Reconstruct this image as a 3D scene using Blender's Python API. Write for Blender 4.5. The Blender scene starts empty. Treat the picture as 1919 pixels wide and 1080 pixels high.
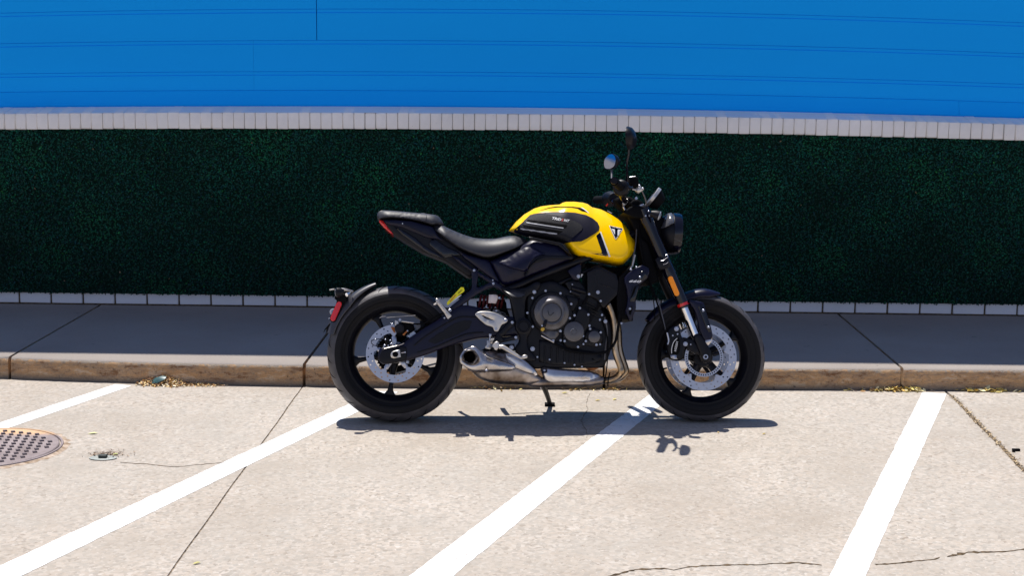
import bpy, bmesh, math, random
import numpy as np
from mathutils import Vector, Matrix, geometry
from mathutils.bvhtree import BVHTree
random.seed(7); rng = np.random.default_rng(7)
R = math.radians
scn = bpy.context.scene
col = scn.collection

# ------------------------------------------------------------------ camera
FPX, W0 = 2700.0, 1919.0
CAMH = 1.6525
_v = Vector((1000-959.5, -(104-540), -FPX)).normalized()      # world +Y seen from the camera
_u = Vector((math.cos(.0100), -math.sin(.0100), 0)); _u = (_u - _v*_u.dot(_v)).normalized()
_w = _u.cross(_v)
MW = Matrix((_u, _v, _w))                                      # camera -> world rotation
cd = bpy.data.cameras.new('camera'); cam = bpy.data.objects.new('camera', cd); col.objects.link(cam)
cd.sensor_width = 36; cd.lens = FPX/W0*36; cd.clip_start = .05; cd.clip_end = 1500
cam.matrix_world = Matrix.Translation((0, 0, CAMH)) @ MW.to_4x4()
scn.camera = cam
CP = Vector((0, 0, CAMH))

# ------------------------------------------------------------------ light
SUNDIR = Vector((.178, -.318, -1.0)).normalized()             # direction the light travels
wd = bpy.data.worlds.new('World'); scn.world = wd; wd.use_nodes = True
nt = wd.node_tree; nt.nodes.clear()
sky = nt.nodes.new('ShaderNodeTexSky'); sky.sky_type = 'NISHITA'; sky.sun_disc = False
ts = -SUNDIR
sky.sun_elevation = math.asin(ts.z); sky.sun_rotation = math.atan2(ts.x, ts.y)
sky.altitude = 1600; sky.air_density = 1.0; sky.dust_density = 1.5; sky.ozone_density = 1.4
bg = nt.nodes.new('ShaderNodeBackground'); bg.inputs[1].default_value = .108
wo = nt.nodes.new('ShaderNodeOutputWorld')
wb = nt.nodes.new('ShaderNodeMix'); wb.data_type = 'RGBA'; wb.blend_type = 'MULTIPLY'; wb.inputs[0].default_value = 1
wb.inputs[7].default_value = (1.12, .94, .93, 1)                # the camera's white balance
nt.links.new(sky.outputs[0], wb.inputs[6]); nt.links.new(wb.outputs[2], bg.inputs[0]); nt.links.new(bg.outputs[0], wo.inputs[0])
sl = bpy.data.lights.new('sun', 'SUN'); sl.energy = 4.6; sl.angle = R(.5); sl.color = (1, .955, .89)
so = bpy.data.objects.new('sun', sl); col.objects.link(so)
so.rotation_euler = SUNDIR.to_track_quat('-Z', 'Y').to_euler(); so.location = (-2, 9, 12)
scn.view_settings.view_transform = 'Standard'; scn.view_settings.look = 'None'
scn.view_settings.gamma = 1; scn.view_settings.use_curve_mapping = False
scn.view_settings.exposure = .44

# ------------------------------------------------------------------ pixel helpers
def ray(px, py): return (MW @ Vector((px-959.5, -(py-540), -FPX))).normalized()
def gnd(px, py, z=0.0):
    d = ray(px, py); return CP + d*((z-CAMH)/d.z)
def onwall(px, py, Y):
    d = ray(px, py); return CP + d*(Y/d.y)
def crop(x0, y0, s):
    def f(pts): return [(x0+p[0]/s, y0+p[1]/s) for p in pts]
    return f
kA=crop(680,370,5.684); kB=crop(920,350,6.353); kC=crop(600,500,3.6); kD=crop(780,520,4.5); kE=crop(960,480,4.154)
kF=crop(1100,220,3.855); kG=crop(1150,460,3.177); k1=crop(600,520,6.75); k2=crop(680,580,6.75); k3=crop(800,520,12)
k4=crop(860,500,9); k5=crop(850,600,7.714); k6=crop(980,520,6); k7=crop(980,640,7.2); k8=crop(1040,470,7.714)
m1=crop(1100,225,9); m2=crop(1100,320,9); m3=crop(1180,370,8.308); m4=crop(1180,480,7.714); m5=crop(1220,590,6.753)
m6=crop(1000,390,9); m7=crop(690,380,9); m8=crop(1270,530,6.353)

# ------------------------------------------------------------------ materials
MATS = {}
def mat(name, base, rough=.5, metal=0., spec=.5, coat=0., var=0., vscale=30., bump=0., bscale=200., tint=None):
    m = bpy.data.materials.new(name); m.use_nodes = True; t = m.node_tree
    b = t.nodes['Principled BSDF']
    b.inputs['Base Color'].default_value = (*base, 1); b.inputs['Roughness'].default_value = rough
    b.inputs['Metallic'].default_value = metal; b.inputs['Specular IOR Level'].default_value = spec
    b.inputs['Coat Weight'].default_value = coat; b.inputs['Coat Roughness'].default_value = .05
    tc = t.nodes.new('ShaderNodeTexCoord')
    if var:
        n = t.nodes.new('ShaderNodeTexNoise'); n.inputs['Scale'].default_value = vscale; n.inputs['Detail'].default_value = 5
        t.links.new(tc.outputs['Object'], n.inputs['Vector'])
        r = t.nodes.new('ShaderNodeValToRGB'); e = r.color_ramp.elements
        e[0].position = .3; e[1].position = .7
        e[0].color = (*[c*(1-var) for c in base], 1)
        tt = tint or base
        e[1].color = (*[min(1, c*(1+var*.5)) for c in tt], 1)
        t.links.new(n.outputs[0], r.inputs[0]); t.links.new(r.outputs[0], b.inputs['Base Color'])
        mr = t.nodes.new('ShaderNodeMapRange'); mr.inputs[3].default_value = max(.02, rough-.08); mr.inputs[4].default_value = min(1, rough+.1)
        t.links.new(n.outputs[0], mr.inputs[0]); t.links.new(mr.outputs[0], b.inputs['Roughness'])
    if bump:
        n2 = t.nodes.new('ShaderNodeTexNoise'); n2.inputs['Scale'].default_value = bscale; n2.inputs['Detail'].default_value = 3
        t.links.new(tc.outputs['Object'], n2.inputs['Vector'])
        bp = t.nodes.new('ShaderNodeBump'); bp.inputs['Strength'].default_value = bump; bp.inputs['Distance'].default_value = .002
        t.links.new(n2.outputs[0], bp.inputs['Height']); t.links.new(bp.outputs[0], b.inputs['Normal'])
    MATS[name] = m
    return m

M_gloss = mat('gloss_black_paint', (.0025,.0025,.008), .12, spec=.38, coat=.12)
M_blue  = mat('sapphire_black_plastic', (.0022,.0022,.018), .34, spec=.30, var=.25, vscale=6)
M_satin = mat('satin_black', (.003,.003,.0065), .42, spec=.24, var=.3, vscale=25)
M_matte = mat('matte_black', (.0022,.0022,.0032), .7, spec=.10, var=.3, vscale=40)
M_dark  = mat('deep_black', (.0015,.0015,.002), .8, spec=.08)
M_tyre  = mat('tyre_rubber', (.0065,.006,.0075), .7, spec=.25, var=.35, vscale=18, bump=.25, bscale=500)
M_tread = mat('tyre_tread', (.050,.046,.050), .46, spec=.5, var=.3, vscale=22, bump=.3, bscale=400, tint=(.07,.064,.068))
M_seat  = mat('seat_vinyl', (.027,.027,.034), .47, spec=.42, var=.05, vscale=8, bump=.12, bscale=900)
M_knee = mat('knee_panel_black', (.003,.003,.014), .5, spec=.16)
M_guard = mat('grey_mudguard_plastic', (.035,.035,.045), .38, spec=.5)
M_yel   = mat('yellow_tank_paint', (1.0,.59,.0), .22, spec=.22, coat=.18)
M_pad   = mat('textured_black_pad', (.007,.007,.011), .6, spec=.22, bump=.4, bscale=900)
M_eng   = mat('engine_magnesium_paint', (.105,.10,.105), .32, metal=.6, var=.15, vscale=30, bump=.08, bscale=700)
M_engb  = mat('engine_black_paint', (.0035,.0032,.006), .40, metal=.05, spec=.26, var=.3, vscale=30, bump=.12, bscale=500)
M_steel = mat('brushed_steel', (.50,.47,.46), .28, metal=1, var=.3, vscale=9, tint=(.66,.63,.62))
M_heat  = mat('heat_tinted_steel', (.17,.115,.08), .34, metal=1, var=.5, vscale=14, tint=(.38,.33,.30))
M_gold2 = mat('straw_tinted_header', (.42,.26,.12), .28, metal=1, var=.4, vscale=12, tint=(.50,.38,.26))
M_cowl = mat('sunlit_gloss_cowl', (.09,.09,.10), .2, spec=.6, coat=.4)  # gloss black lightened so the cowl carries its sun highlight
M_alu_b = mat('sunlit_satin_casting', (.02,.02,.024), .38, spec=.6)  # lighter grey painted in for the sun on the pivot plate
M_alu   = mat('cast_aluminium', (.58,.55,.52), .42, metal=.85, var=.12, vscale=30)
M_bolt  = mat('zinc_bolt', (.50,.50,.55), .32, metal=1)
M_chrome= mat('chrome', (.82,.82,.84), .06, metal=1)
M_disc  = mat('brake_disc_steel', (.44,.45,.51), .32, metal=.85, var=.04, vscale=20)
M_red   = mat('red_reflector', (.62,.004,.004), .18, spec=.6, coat=.5)
M_redl  = mat('red_light_lens', (.65,.01,.005), .08, spec=.6, coat=.7)
M_darkred = mat('dark_red_spring', (.12,.008,.01), .4, metal=.2)
M_org   = mat('orange_reflector', (1.0,.30,.0), .3, spec=.4, coat=.2)
M_white = mat('white_print', (.72,.72,.72), .4)
M_silver= mat('silver_print', (.40,.40,.42), .55, spec=.2)
M_redp  = mat('red_print', (.55,.03,.03), .4)
M_lens  = mat('clear_lens', (.35,.37,.40), .08, metal=.3, coat=.6)
M_mirror= mat('mirror_glass', (.62,.62,.63), .04, metal=1)
M_ylab  = mat('yellow_label', (.80,.74,.005), .45)
M_rest  = mat('reservoir_plastic', (.60,.52,.50), .35)
M_gold  = mat('brass_oil_cap', (.62,.36,.05), .35, metal=.6)
M_rust  = mat('orange_pad_shim', (.45,.15,.035), .5, metal=.3, var=.3)
M_teal  = mat('teal_plastic', (.035,.10,.105), .4, spec=.5, var=.3, vscale=30)
M_chain = mat('chain_steel', (.30,.29,.27), .4, metal=.9)

def nodes_mat(name):
    m = bpy.data.materials.new(name); m.use_nodes = True; t = m.node_tree
    return m, t, t.nodes['Principled BSDF']
def N(t, kind, **kw):
    n = t.nodes.new(kind)
    for k, v in kw.items():
        if k.startswith('i_'):
            n.inputs[int(k[2:])].default_value = v
        else: setattr(n, k, v)
    return n
def noise(t, vec, scale, detail=4, rough=.55):
    n = t.nodes.new('ShaderNodeTexNoise'); n.inputs['Scale'].default_value = scale
    n.inputs['Detail'].default_value = detail; n.inputs['Roughness'].default_value = rough
    t.links.new(vec, n.inputs['Vector']); return n.outputs[0]
def ramp(t, fac, stops, interp='LINEAR'):
    r = t.nodes.new('ShaderNodeValToRGB'); r.color_ramp.interpolation = interp
    e = r.color_ramp.elements
    while len(e) < len(stops): e.new(.5)
    for k, (p, c) in enumerate(stops):
        e[k].position = p; e[k].color = (*c, 1) if len(c) == 3 else c
    t.links.new(fac, r.inputs[0]); return r.outputs[0]
def mix(t, fac, a, b, mode='MIX'):
    n = t.nodes.new('ShaderNodeMix'); n.data_type = 'RGBA'; n.blend_type = mode
    for s, v in ((n.inputs[0], fac), (n.inputs[6], a), (n.inputs[7], b)):
        if isinstance(v, (int, float)): s.default_value = v
        elif isinstance(v, tuple): s.default_value = (*v, 1)
        else: t.links.new(v, s)
    return n.outputs[2]
def maprange(t, v, a, b, c=0., d=1.):
    n = t.nodes.new('ShaderNodeMapRange'); t.links.new(v, n.inputs[0])
    for i, x in zip((1, 2, 3, 4), (a, b, c, d)): n.inputs[i].default_value = x
    return n.outputs[0]
def bumpn(t, h, strength, dist):
    b = t.nodes.new('ShaderNodeBump'); b.inputs['Strength'].default_value = strength; b.inputs['Distance'].default_value = dist
    t.links.new(h, b.inputs['Height']); return b.outputs[0]

def concrete(name, base, dark, light, specks=True, pit=.5, warm=(.36,.27,.19)):
    m, t, b = nodes_mat(name)
    g = t.nodes.new('ShaderNodeNewGeometry').outputs['Position']
    big = noise(t, g, 1.3, 5, .6); mid = noise(t, g, 9, 5, .65); fine = noise(t, g, 140, 3, .7)
    c = ramp(t, big, [(.3, dark), (.5, base), (.72, light)])
    c = mix(t, maprange(t, mid, .42, .80, 0, .25), c, warm)
    c = mix(t, maprange(t, fine, .3, .7, 0, .35), c, mix(t, .5, c, light, 'MIX'))
    if specks:
        st = t.nodes.new('ShaderNodeMapping'); st.inputs['Scale'].default_value = (1, 1, 1)
        t.links.new(g, st.inputs[0])
        vo = t.nodes.new('ShaderNodeTexVoronoi'); vo.inputs['Scale'].default_value = 75; t.links.new(st.outputs[0], vo.inputs['Vector'])
        agg = ramp(t, vo.outputs['Color'], [(0, (.20,.16,.12)), (.3, base), (.55, (.47,.40,.33)), (1, (.62,.58,.53))])
        c = mix(t, maprange(t, noise(t, g, 2.6, 2), .25, .75, .15, .75), c, agg)
        pits = noise(t, g, 34, 5, .8)
        pm = maprange(t, pits, .600, .665, 0, 1)
        pm2 = t.nodes.new('ShaderNodeMath'); pm2.operation = 'MULTIPLY'
        t.links.new(pm, pm2.inputs[0]); t.links.new(maprange(t, noise(t, g, 1.7, 2), .30, .66, .25, 1), pm2.inputs[1])
        c = mix(t, pm2.outputs[0], c, (.15,.115,.085))
        vo2 = t.nodes.new('ShaderNodeTexVoronoi'); vo2.inputs['Scale'].default_value = 38; t.links.new(g, vo2.inputs['Vector'])
        c = mix(t, maprange(t, vo2.outputs['Distance'], .10, .15, .7, 0), c, (.60,.54,.48))
        c = mix(t, maprange(t, noise(t, g, 26, 6, .8), .30, .66, .24, 0), c, (.27,.215,.165))
        st2 = noise(t, g, .55, 6, .7)
        c = mix(t, maprange(t, st2, .47, .68, 0, .34), c, (.28,.22,.165))
    t.links.new(c, b.inputs['Base Color'])
    b.inputs['Roughness'].default_value = .85; b.inputs['Specular IOR Level'].default_value = .25
    h = t.nodes.new('ShaderNodeMath'); h.operation = 'ADD'
    t.links.new(noise(t, g, 60, 5, .75), h.inputs[0]); t.links.new(mid, h.inputs[1])
    t.links.new(bumpn(t, h.outputs[0], pit, .006), b.inputs['Normal'])
    return m
M_street = concrete('street_concrete', (.38,.352,.312), (.350,.315,.270), (.408,.380,.343))
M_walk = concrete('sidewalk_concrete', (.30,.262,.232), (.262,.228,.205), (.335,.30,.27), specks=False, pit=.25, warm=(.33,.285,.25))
# kerb face: brown dirt splashed on the concrete
m, t, b = nodes_mat('kerb_face_concrete'); M_kerb = m
g = t.nodes.new('ShaderNodeNewGeometry').outputs['Position']
mp = t.nodes.new('ShaderNodeMapping'); mp.inputs['Scale'].default_value = (1, 1, 3); t.links.new(g, mp.inputs[0])
c = ramp(t, noise(t, mp.outputs[0], 7, 8, .78), [(.39, (.66,.49,.33)), (.46, (.60,.34,.15)), (.53, (.46,.31,.19)), (.60, (.27,.13,.055))])
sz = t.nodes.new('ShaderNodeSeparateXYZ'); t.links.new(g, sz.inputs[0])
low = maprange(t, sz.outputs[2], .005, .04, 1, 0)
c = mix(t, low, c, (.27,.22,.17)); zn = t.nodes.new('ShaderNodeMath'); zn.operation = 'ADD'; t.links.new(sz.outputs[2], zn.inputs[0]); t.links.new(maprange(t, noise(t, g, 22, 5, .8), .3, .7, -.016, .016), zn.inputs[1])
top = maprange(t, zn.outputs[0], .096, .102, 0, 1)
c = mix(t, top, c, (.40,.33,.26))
c = mix(t, maprange(t, noise(t, g, 60, 5, .8), .55, .68, 0, .75), c, (.50,.40,.29))
c = mix(t, maprange(t, noise(t, g, 40, 6, .85), .30, .46, .75, 0), c, (.12,.065,.03))
c = mix(t, maprange(t, noise(t, g, 35, 3, .7), .64, .72, 0, .8), c, (.07,.05,.04))
t.links.new(c, b.inputs['Base Color']); b.inputs['Roughness'].default_value = .9
t.links.new(bumpn(t, noise(t, g, 55, 7, .85), 1.0, .012), b.inputs['Normal'])

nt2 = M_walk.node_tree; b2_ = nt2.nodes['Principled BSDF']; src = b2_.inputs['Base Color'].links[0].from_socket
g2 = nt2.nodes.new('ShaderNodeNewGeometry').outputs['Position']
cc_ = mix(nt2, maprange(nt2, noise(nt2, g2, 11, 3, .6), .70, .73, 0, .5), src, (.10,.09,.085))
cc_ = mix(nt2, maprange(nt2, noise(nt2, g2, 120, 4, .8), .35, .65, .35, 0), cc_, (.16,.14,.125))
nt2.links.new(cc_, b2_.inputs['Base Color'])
M_dirt = mat('joint_dirt', (.05,.038,.028), .95, spec=.1, var=.6, vscale=60, bump=1, bscale=150, tint=(.14,.10,.06))
m, t, b = nodes_mat('white_road_paint'); M_line = m
g = t.nodes.new('ShaderNodeNewGeometry').outputs['Position']
c = ramp(t, noise(t, g, 6, 5), [(.3, (.74,.74,.74)), (.7, (.86,.86,.86))])
w_ = maprange(t, noise(t, g, 45, 5, .85), .55, .61, 0, 1)
w2 = t.nodes.new('ShaderNodeMath'); w2.operation = 'MULTIPLY'
t.links.new(w_, w2.inputs[0]); t.links.new(maprange(t, noise(t, g, 3.5, 3), .42, .60, 0, 1), w2.inputs[1])
c = mix(t, w2.outputs[0], c, (.24,.20,.165))
t.links.new(c, b.inputs['Base Color']); b.inputs['Roughness'].default_value = .6
t.links.new(bumpn(t, noise(t, g, 60, 5, .75), .35, .005), b.inputs['Normal'])

def painted(name, base, var, bump, rough=.5, grime=(.12,.10,.09), gk=.35):
    m, t, b = nodes_mat(name)
    g = t.nodes.new('ShaderNodeNewGeometry').outputs['Position']
    mp = t.nodes.new('ShaderNodeMapping'); mp.inputs['Scale'].default_value = (.6, 1, 2.2); t.links.new(g, mp.inputs[0])
    c = ramp(t, noise(t, mp.outputs[0], 2.2, 5), [(.3, tuple(x*(1-var) for x in base)), (.7, tuple(min(1, x*(1+var)) for x in base))])
    c = mix(t, maprange(t, noise(t, g, 70, 4, .75), .66, .74, 0, gk), c, grime)
    t.links.new(c, b.inputs['Base Color']); b.inputs['Roughness'].default_value = rough
    t.links.new(bumpn(t, noise(t, g, 90, 4, .7), bump, .004), b.inputs['Normal'])
    return m
M_side = painted('blue_siding_paint', (.003,.375,1.0), .02, .05, .75, (.01,.12,.4), .12)
M_side.node_tree.nodes['Principled BSDF'].inputs['Specular IOR Level'].default_value = .12
M_seam = mat('dark_blue_gap', (.004,.02,.10), .7)
M_cap = painted('white_painted_brick', (.93,.875,.82), .07, .6, gk=.6)
M_cap2 = painted('white_painted_brick_base', (.70,.70,.74), .07, .5)
M_mort = painted('painted_mortar', (.40,.38,.37), .1, .5)
M_back = mat('hedge_backing', (.003,.018,.012), .9, spec=.1)

# leaves: albedo differs from leaf to leaf
m, t, b = nodes_mat('boxwood_leaf'); M_leaf = m
at = t.nodes.new('ShaderNodeAttribute'); at.attribute_name = 'leafcol'
t.links.new(at.outputs['Color'], b.inputs['Base Color']); b.inputs['Roughness'].default_value = .42
b.inputs['Specular IOR Level'].default_value = .16
m, t, b = nodes_mat('dry_leaf'); M_dry = m
at = t.nodes.new('ShaderNodeAttribute'); at.attribute_name = 'leafcol'
t.links.new(at.outputs['Color'], b.inputs['Base Color']); b.inputs['Roughness'].default_value = .7
RY = (gnd(0, 809).y+gnd(0, 878).y)/2
# rusty cast iron
m, t, b = nodes_mat('cast_iron'); M_iron = m
g = t.nodes.new('ShaderNodeNewGeometry').outputs['Position']
c = ramp(t, noise(t, g, 14, 5), [(.3, (.19,.15,.145)), (.7, (.30,.25,.25))])
sy = t.nodes.new('ShaderNodeSeparateXYZ'); t.links.new(g, sy.inputs[0])
ru = t.nodes.new('ShaderNodeMath'); ru.operation = 'ADD'
t.links.new(sy.outputs[1], ru.inputs[0]); t.links.new(maprange(t, noise(t, g, 12, 4), 0, 1, -.05, .05), ru.inputs[1])
c = mix(t, maprange(t, ru.outputs[0], RY+.18, RY+.23, 0, .75), c, (.58,.36,.18))
t.links.new(c, b.inputs['Base Color']); b.inputs['Roughness'].default_value = .6; b.inputs['Metallic'].default_value = .25
t.links.new(bumpn(t, noise(t, g, 120, 4, .7), .4, .003), b.inputs['Normal'])
M_rustring = mat('rusty_rim_dirt', (.34,.22,.12), .9, spec=.2, var=.45, vscale=30, bump=.8, bscale=120, tint=(.45,.37,.30))
M_ironstud = mat('dark_iron_stud', (.15,.12,.125), .55, metal=.3, var=.3, vscale=60)

# ------------------------------------------------------------------ mesh helpers
def link(name, me, m=None, parent=None, angle=35):
    o = bpy.data.objects.new(name, me); col.objects.link(o)
    if m is not None and not me.materials: me.materials.append(m)
    if parent is not None: o.parent = parent
    return o
def mesh_from(name, v, f, angle=35, smooth=True):
    me = bpy.data.meshes.new(name); me.from_pydata([tuple(p) for p in v], [], f); me.validate(); me.update()
    bm = bmesh.new(); bm.from_mesh(me); bmesh.ops.recalc_face_normals(bm, faces=bm.faces); bm.to_mesh(me); bm.free()
    if smooth:
        me.shade_smooth(); me.set_sharp_from_angle(angle=R(angle))
    return me
def mk(name, v, f, m, parent=None, angle=35, smooth=True):
    return link(name, mesh_from(name, v, f, angle, smooth), m, parent)
def tag(o, label=None, cat=None, group=None, kind=None):
    if label: o['label'] = label
    if cat: o['category'] = cat
    if group: o['group'] = group
    if kind: o['kind'] = kind
    return o
def empty(name, loc=(0,0,0)):
    o = bpy.data.objects.new(name, None); o.empty_display_size = .1; col.objects.link(o); o.location = loc; return o
def catmull(P, n=6, closed=False):
    P = [Vector(p) for p in P]; L = len(P); out = []
    rg = range(L) if closed else range(L-1)
    for i in rg:
        if closed: a, b, c, d = P[(i-1)%L], P[i], P[(i+1)%L], P[(i+2)%L]
        else: a, b, c, d = P[max(i-1,0)], P[i], P[i+1], P[min(i+2,L-1)]
        for k in range(n):
            t = k/n
            out.append(.5*((2*b)+(c-a)*t+(2*a-5*b+4*c-d)*t*t+(3*b-a-3*c+d)*t**3))
    if not closed: out.append(P[-1])
    return out
def tube_vf(P, r, seg=10, cap=True):
    n = len(P); rr = r if isinstance(r, (list, tuple)) else [r]*n
    if len(rr) != n: rr = list(np.interp(np.linspace(0, 1, n), np.linspace(0, 1, len(rr)), rr))
    v, f = [], []; up = None
    for i in range(n):
        t = (P[min(i+1,n-1)]-P[max(i-1,0)]).normalized()
        if up is None: up = t.orthogonal().normalized()
        up = (up - t*up.dot(t)).normalized(); s = t.cross(up)
        for k in range(seg):
            a = 2*math.pi*k/seg; v.append(P[i]+(up*math.cos(a)+s*math.sin(a))*rr[i])
    for i in range(n-1):
        for k in range(seg):
            f.append((i*seg+k, i*seg+(k+1)%seg, (i+1)*seg+(k+1)%seg, (i+1)*seg+k))
    if cap: f.append(tuple(range(seg))); f.append(tuple(range((n-1)*seg, n*seg)))
    return v, f
def join_vf(parts):
    V, F = [], []
    for v, f in parts:
        o = len(V); V += list(v); F += [tuple(i+o for i in q) for q in f]
    return V, F
def lathe_vf(prof, seg=48, closed=False, a0=0., a1=2*math.pi):
    """prof: (h, r) ; axis = local Y"""
    full = abs(a1-a0-2*math.pi) < 1e-6; n = seg if full else seg+1
    v = []; L = len(prof)
    for k in range(n):
        a = a0+(a1-a0)*k/seg
        for h, r in prof: v.append(Vector((r*math.cos(a), h, r*math.sin(a))))
    f = []
    for k in range(seg):
        k2 = (k+1) % n
        for i in range(L if closed else L-1):
            j = (i+1) % L
            f.append((k*L+i, k*L+j, k2*L+j, k2*L+i))
    if full and not closed:
        if prof[0][1] > 1e-6: f.append(tuple(k*L for k in range(n)))
        if prof[-1][1] > 1e-6: f.append(tuple(k*L+L-1 for k in range(n)))
    return v, f
def box_vf(x0, x1, y0, y1, z0, z1):
    v = [Vector((x, y, z)) for x in (x0, x1) for y in (y0, y1) for z in (z0, z1)]
    return v, [(0,1,3,2),(4,6,7,5),(0,4,5,1),(2,3,7,6),(0,2,6,4),(1,5,7,3)]
def xform(vf, M): return [M @ v for v in vf[0]], vf[1]
def bevel_mesh(me, w, seg=2):
    bm = bmesh.new(); bm.from_mesh(me)
    es = [e for e in bm.edges if len(e.link_faces) == 2 and e.calc_face_angle(0) > .5]
    bmesh.ops.bevel(bm, geom=es, offset=w, segments=seg, affect='EDGES', profile=.5, clamp_overlap=True)
    bm.to_mesh(me); bm.free(); me.shade_smooth(); me.set_sharp_from_angle(angle=R(40)); return me

def inside(poly, X, Z):
    res = np.zeros(len(X), bool); n = len(poly); j = n-1
    for i in range(n):
        xi, zi = poly[i]; xj, zj = poly[j]
        c = ((zi > Z) != (zj > Z)) & (X < (xj-xi)*(Z-zi)/((zj-zi) if zj != zi else 1e-12)+xi)
        res ^= c; j = i
    return res
def segdist(poly, X, Z):
    d = np.full(len(X), 1e9); n = len(poly)
    for i in range(n):
        ax, az = poly[i]; bx, bz = poly[(i+1) % n]; dx, dz = bx-ax, bz-az; L2 = dx*dx+dz*dz+1e-18
        t = np.clip(((X-ax)*dx+(Z-az)*dz)/L2, 0, 1)
        d = np.minimum(d, np.hypot(X-ax-t*dx, Z-az-t*dz))
    return d
def resample(poly, s):
    out = []
    n = len(poly)
    for i in range(n):
        a, b = poly[i], poly[(i+1) % n]; L = math.hypot(b[0]-a[0], b[1]-a[1]); k = max(1, int(round(L/s)))
        for j in range(k): out.append((a[0]+(b[0]-a[0])*j/k, a[1]+(b[1]-a[1])*j/k))
    return out
def tri2d(poly, sp, holes=(), rings=()):
    poly = resample(poly, sp*1.2); loops = [poly]+[resample(h, sp) for h in holes]
    P, E = [], []
    for lp in loops:
        o = len(P); P += lp; E += [(o+i, o+(i+1) % len(lp)) for i in range(len(lp))]
    x0, x1 = min(p[0] for p in poly), max(p[0] for p in poly); z0, z1 = min(p[1] for p in poly), max(p[1] for p in poly)
    gx = np.arange(x0, x1, sp); gz = np.arange(z0, z1, sp*.87)
    G = [(x+(sp/2 if k % 2 else 0), z) for k, z in enumerate(gz) for x in gx]
    if rings:
        A = 0
        for i in range(len(poly)): A += poly[i][0]*poly[(i+1) % len(poly)][1]-poly[(i+1) % len(poly)][0]*poly[i][1]
        sgn = 1 if A > 0 else -1
        RG = []
        for off in rings:
            for i in range(len(poly)):
                a, b = poly[i-1], poly[(i+1) % len(poly)]; dx, dz = b[0]-a[0], b[1]-a[1]; L = math.hypot(dx, dz)+1e-12
                RG.append((poly[i][0]-dz/L*off*sgn, poly[i][1]+dx/L*off*sgn, off))
        X = np.array([q[0] for q in RG]); Z = np.array([q[1] for q in RG]); O = np.array([q[2] for q in RG])
        ok = inside(poly, X, Z) & (segdist(poly, X, Z) > O*.93)
        Rp = [(x, z) for x, z, k in zip(X, Z, ok) if k]
    else: Rp = []
    X = np.array([q[0] for q in G]); Z = np.array([q[1] for q in G])
    if len(X):
        mind = (max(rings) if rings else 0)+sp*.45
        ok = inside(poly, X, Z) & (segdist(poly, X, Z) > mind)
        G = [q for q, k in zip(G, ok) if k]
    pts = P+Rp+G
    for lp in loops[1:]:
        X = np.array([q[0] for q in pts]); Z = np.array([q[1] for q in pts])
        bad = inside(lp, X, Z) & (segdist(lp, X, Z) > 1e-5); nP = len(P)
        pts = [q for i, q in enumerate(pts) if i < nP or not bad[i]]
    v2, e2, f2, *_ = geometry.delaunay_2d_cdt([Vector(q) for q in pts], E, [], 0, 1e-7)
    X = np.array([sum(v2[i].x for i in f)/len(f) for f in f2]); Z = np.array([sum(v2[i].y for i in f)/len(f) for f in f2])
    keep = inside(poly, X, Z)
    for lp in loops[1:]: keep &= ~inside(lp, X, Z)
    F = [tuple(f) for f, k in zip(f2, keep) if k]
    used = sorted({i for f in F for i in f}); mp = {i: n for n, i in enumerate(used)}
    V = [(v2[i].x, v2[i].y) for i in used]; F = [tuple(mp[i] for i in f) for f in F]
    return V, F, loops
def puff_vf(poly, ye, H, r, yb=None, mirror=False, sp=.012, p=2., hfun=None, holes=(), relax=0, rings=None):
    """rounded slab over a 2D outline (x,z). near face at ye-h ; back flat at yb, or mirrored about y=0."""
    if not rings: rings = [r*.12, r*.4, r] if hfun is None else [sp*.25, sp*.7]
    if hfun is None and r < .003: rings = [r]
    V, F, loops = tri2d(poly, sp, holes, rings)
    X = np.array([q[0] for q in V]); Z = np.array([q[1] for q in V])
    d = segdist(loops[0], X, Z)
    for lp in loops[1:]: d = np.minimum(d, segdist(lp, X, Z))
    if hfun is None:
        t = np.clip(d/r, 0, 1); h = H*(1-(1-t)**p)**(1/p)
    else: h = hfun(X, Z, d)
    h = np.where(d < 1e-5, 0, h)
    if relax:
        nb = [set() for _ in V]
        for f in F:
            for i in range(3): nb[f[i]].add(f[(i+1) % 3]); nb[f[(i+1) % 3]].add(f[i])
        inn = [i for i in range(len(V)) if d[i] > 1e-5]
        for _ in range(relax):
            h2 = h.copy()
            for i in inn: h2[i] = .5*h[i]+.5*np.mean([h[j] for j in nb[i]])
            h = h2
    n = len(V)
    if mirror and yb is None: yb = -ye
    vs = [Vector((x, ye-hh, z)) for (x, z), hh in zip(V, h)]
    same = mirror and abs(ye) < 1e-9
    fs = [tuple(f) for f in F]
    vb = [Vector((x, (yb+hh) if mirror else yb, z)) for (x, z), hh in zip(V, h)]
    vs += vb; fs += [tuple(n+i for i in reversed(f)) for f in F]
    cnt = {}
    for f in F:
        for i in range(len(f)):
            a, b = f[i], f[(i+1) % len(f)]; cnt[(a, b)] = 1
    for (a, b) in list(cnt):
        if (b, a) not in cnt: fs.append((b, a, n+a, n+b))
    if same:
        bm = bmesh.new(); bv = [bm.verts.new(v) for v in vs]
        for f in fs:
            try: bm.faces.new([bv[i] for i in f])
            except ValueError: pass
        bmesh.ops.remove_doubles(bm, verts=bm.verts, dist=1e-6)
        bm.verts.index_update()
        vs = [v.co.copy() for v in bm.verts]; fs = [tuple(v.index for v in f.verts) for f in bm.faces]; bm.free()
    return vs, fs

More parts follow.
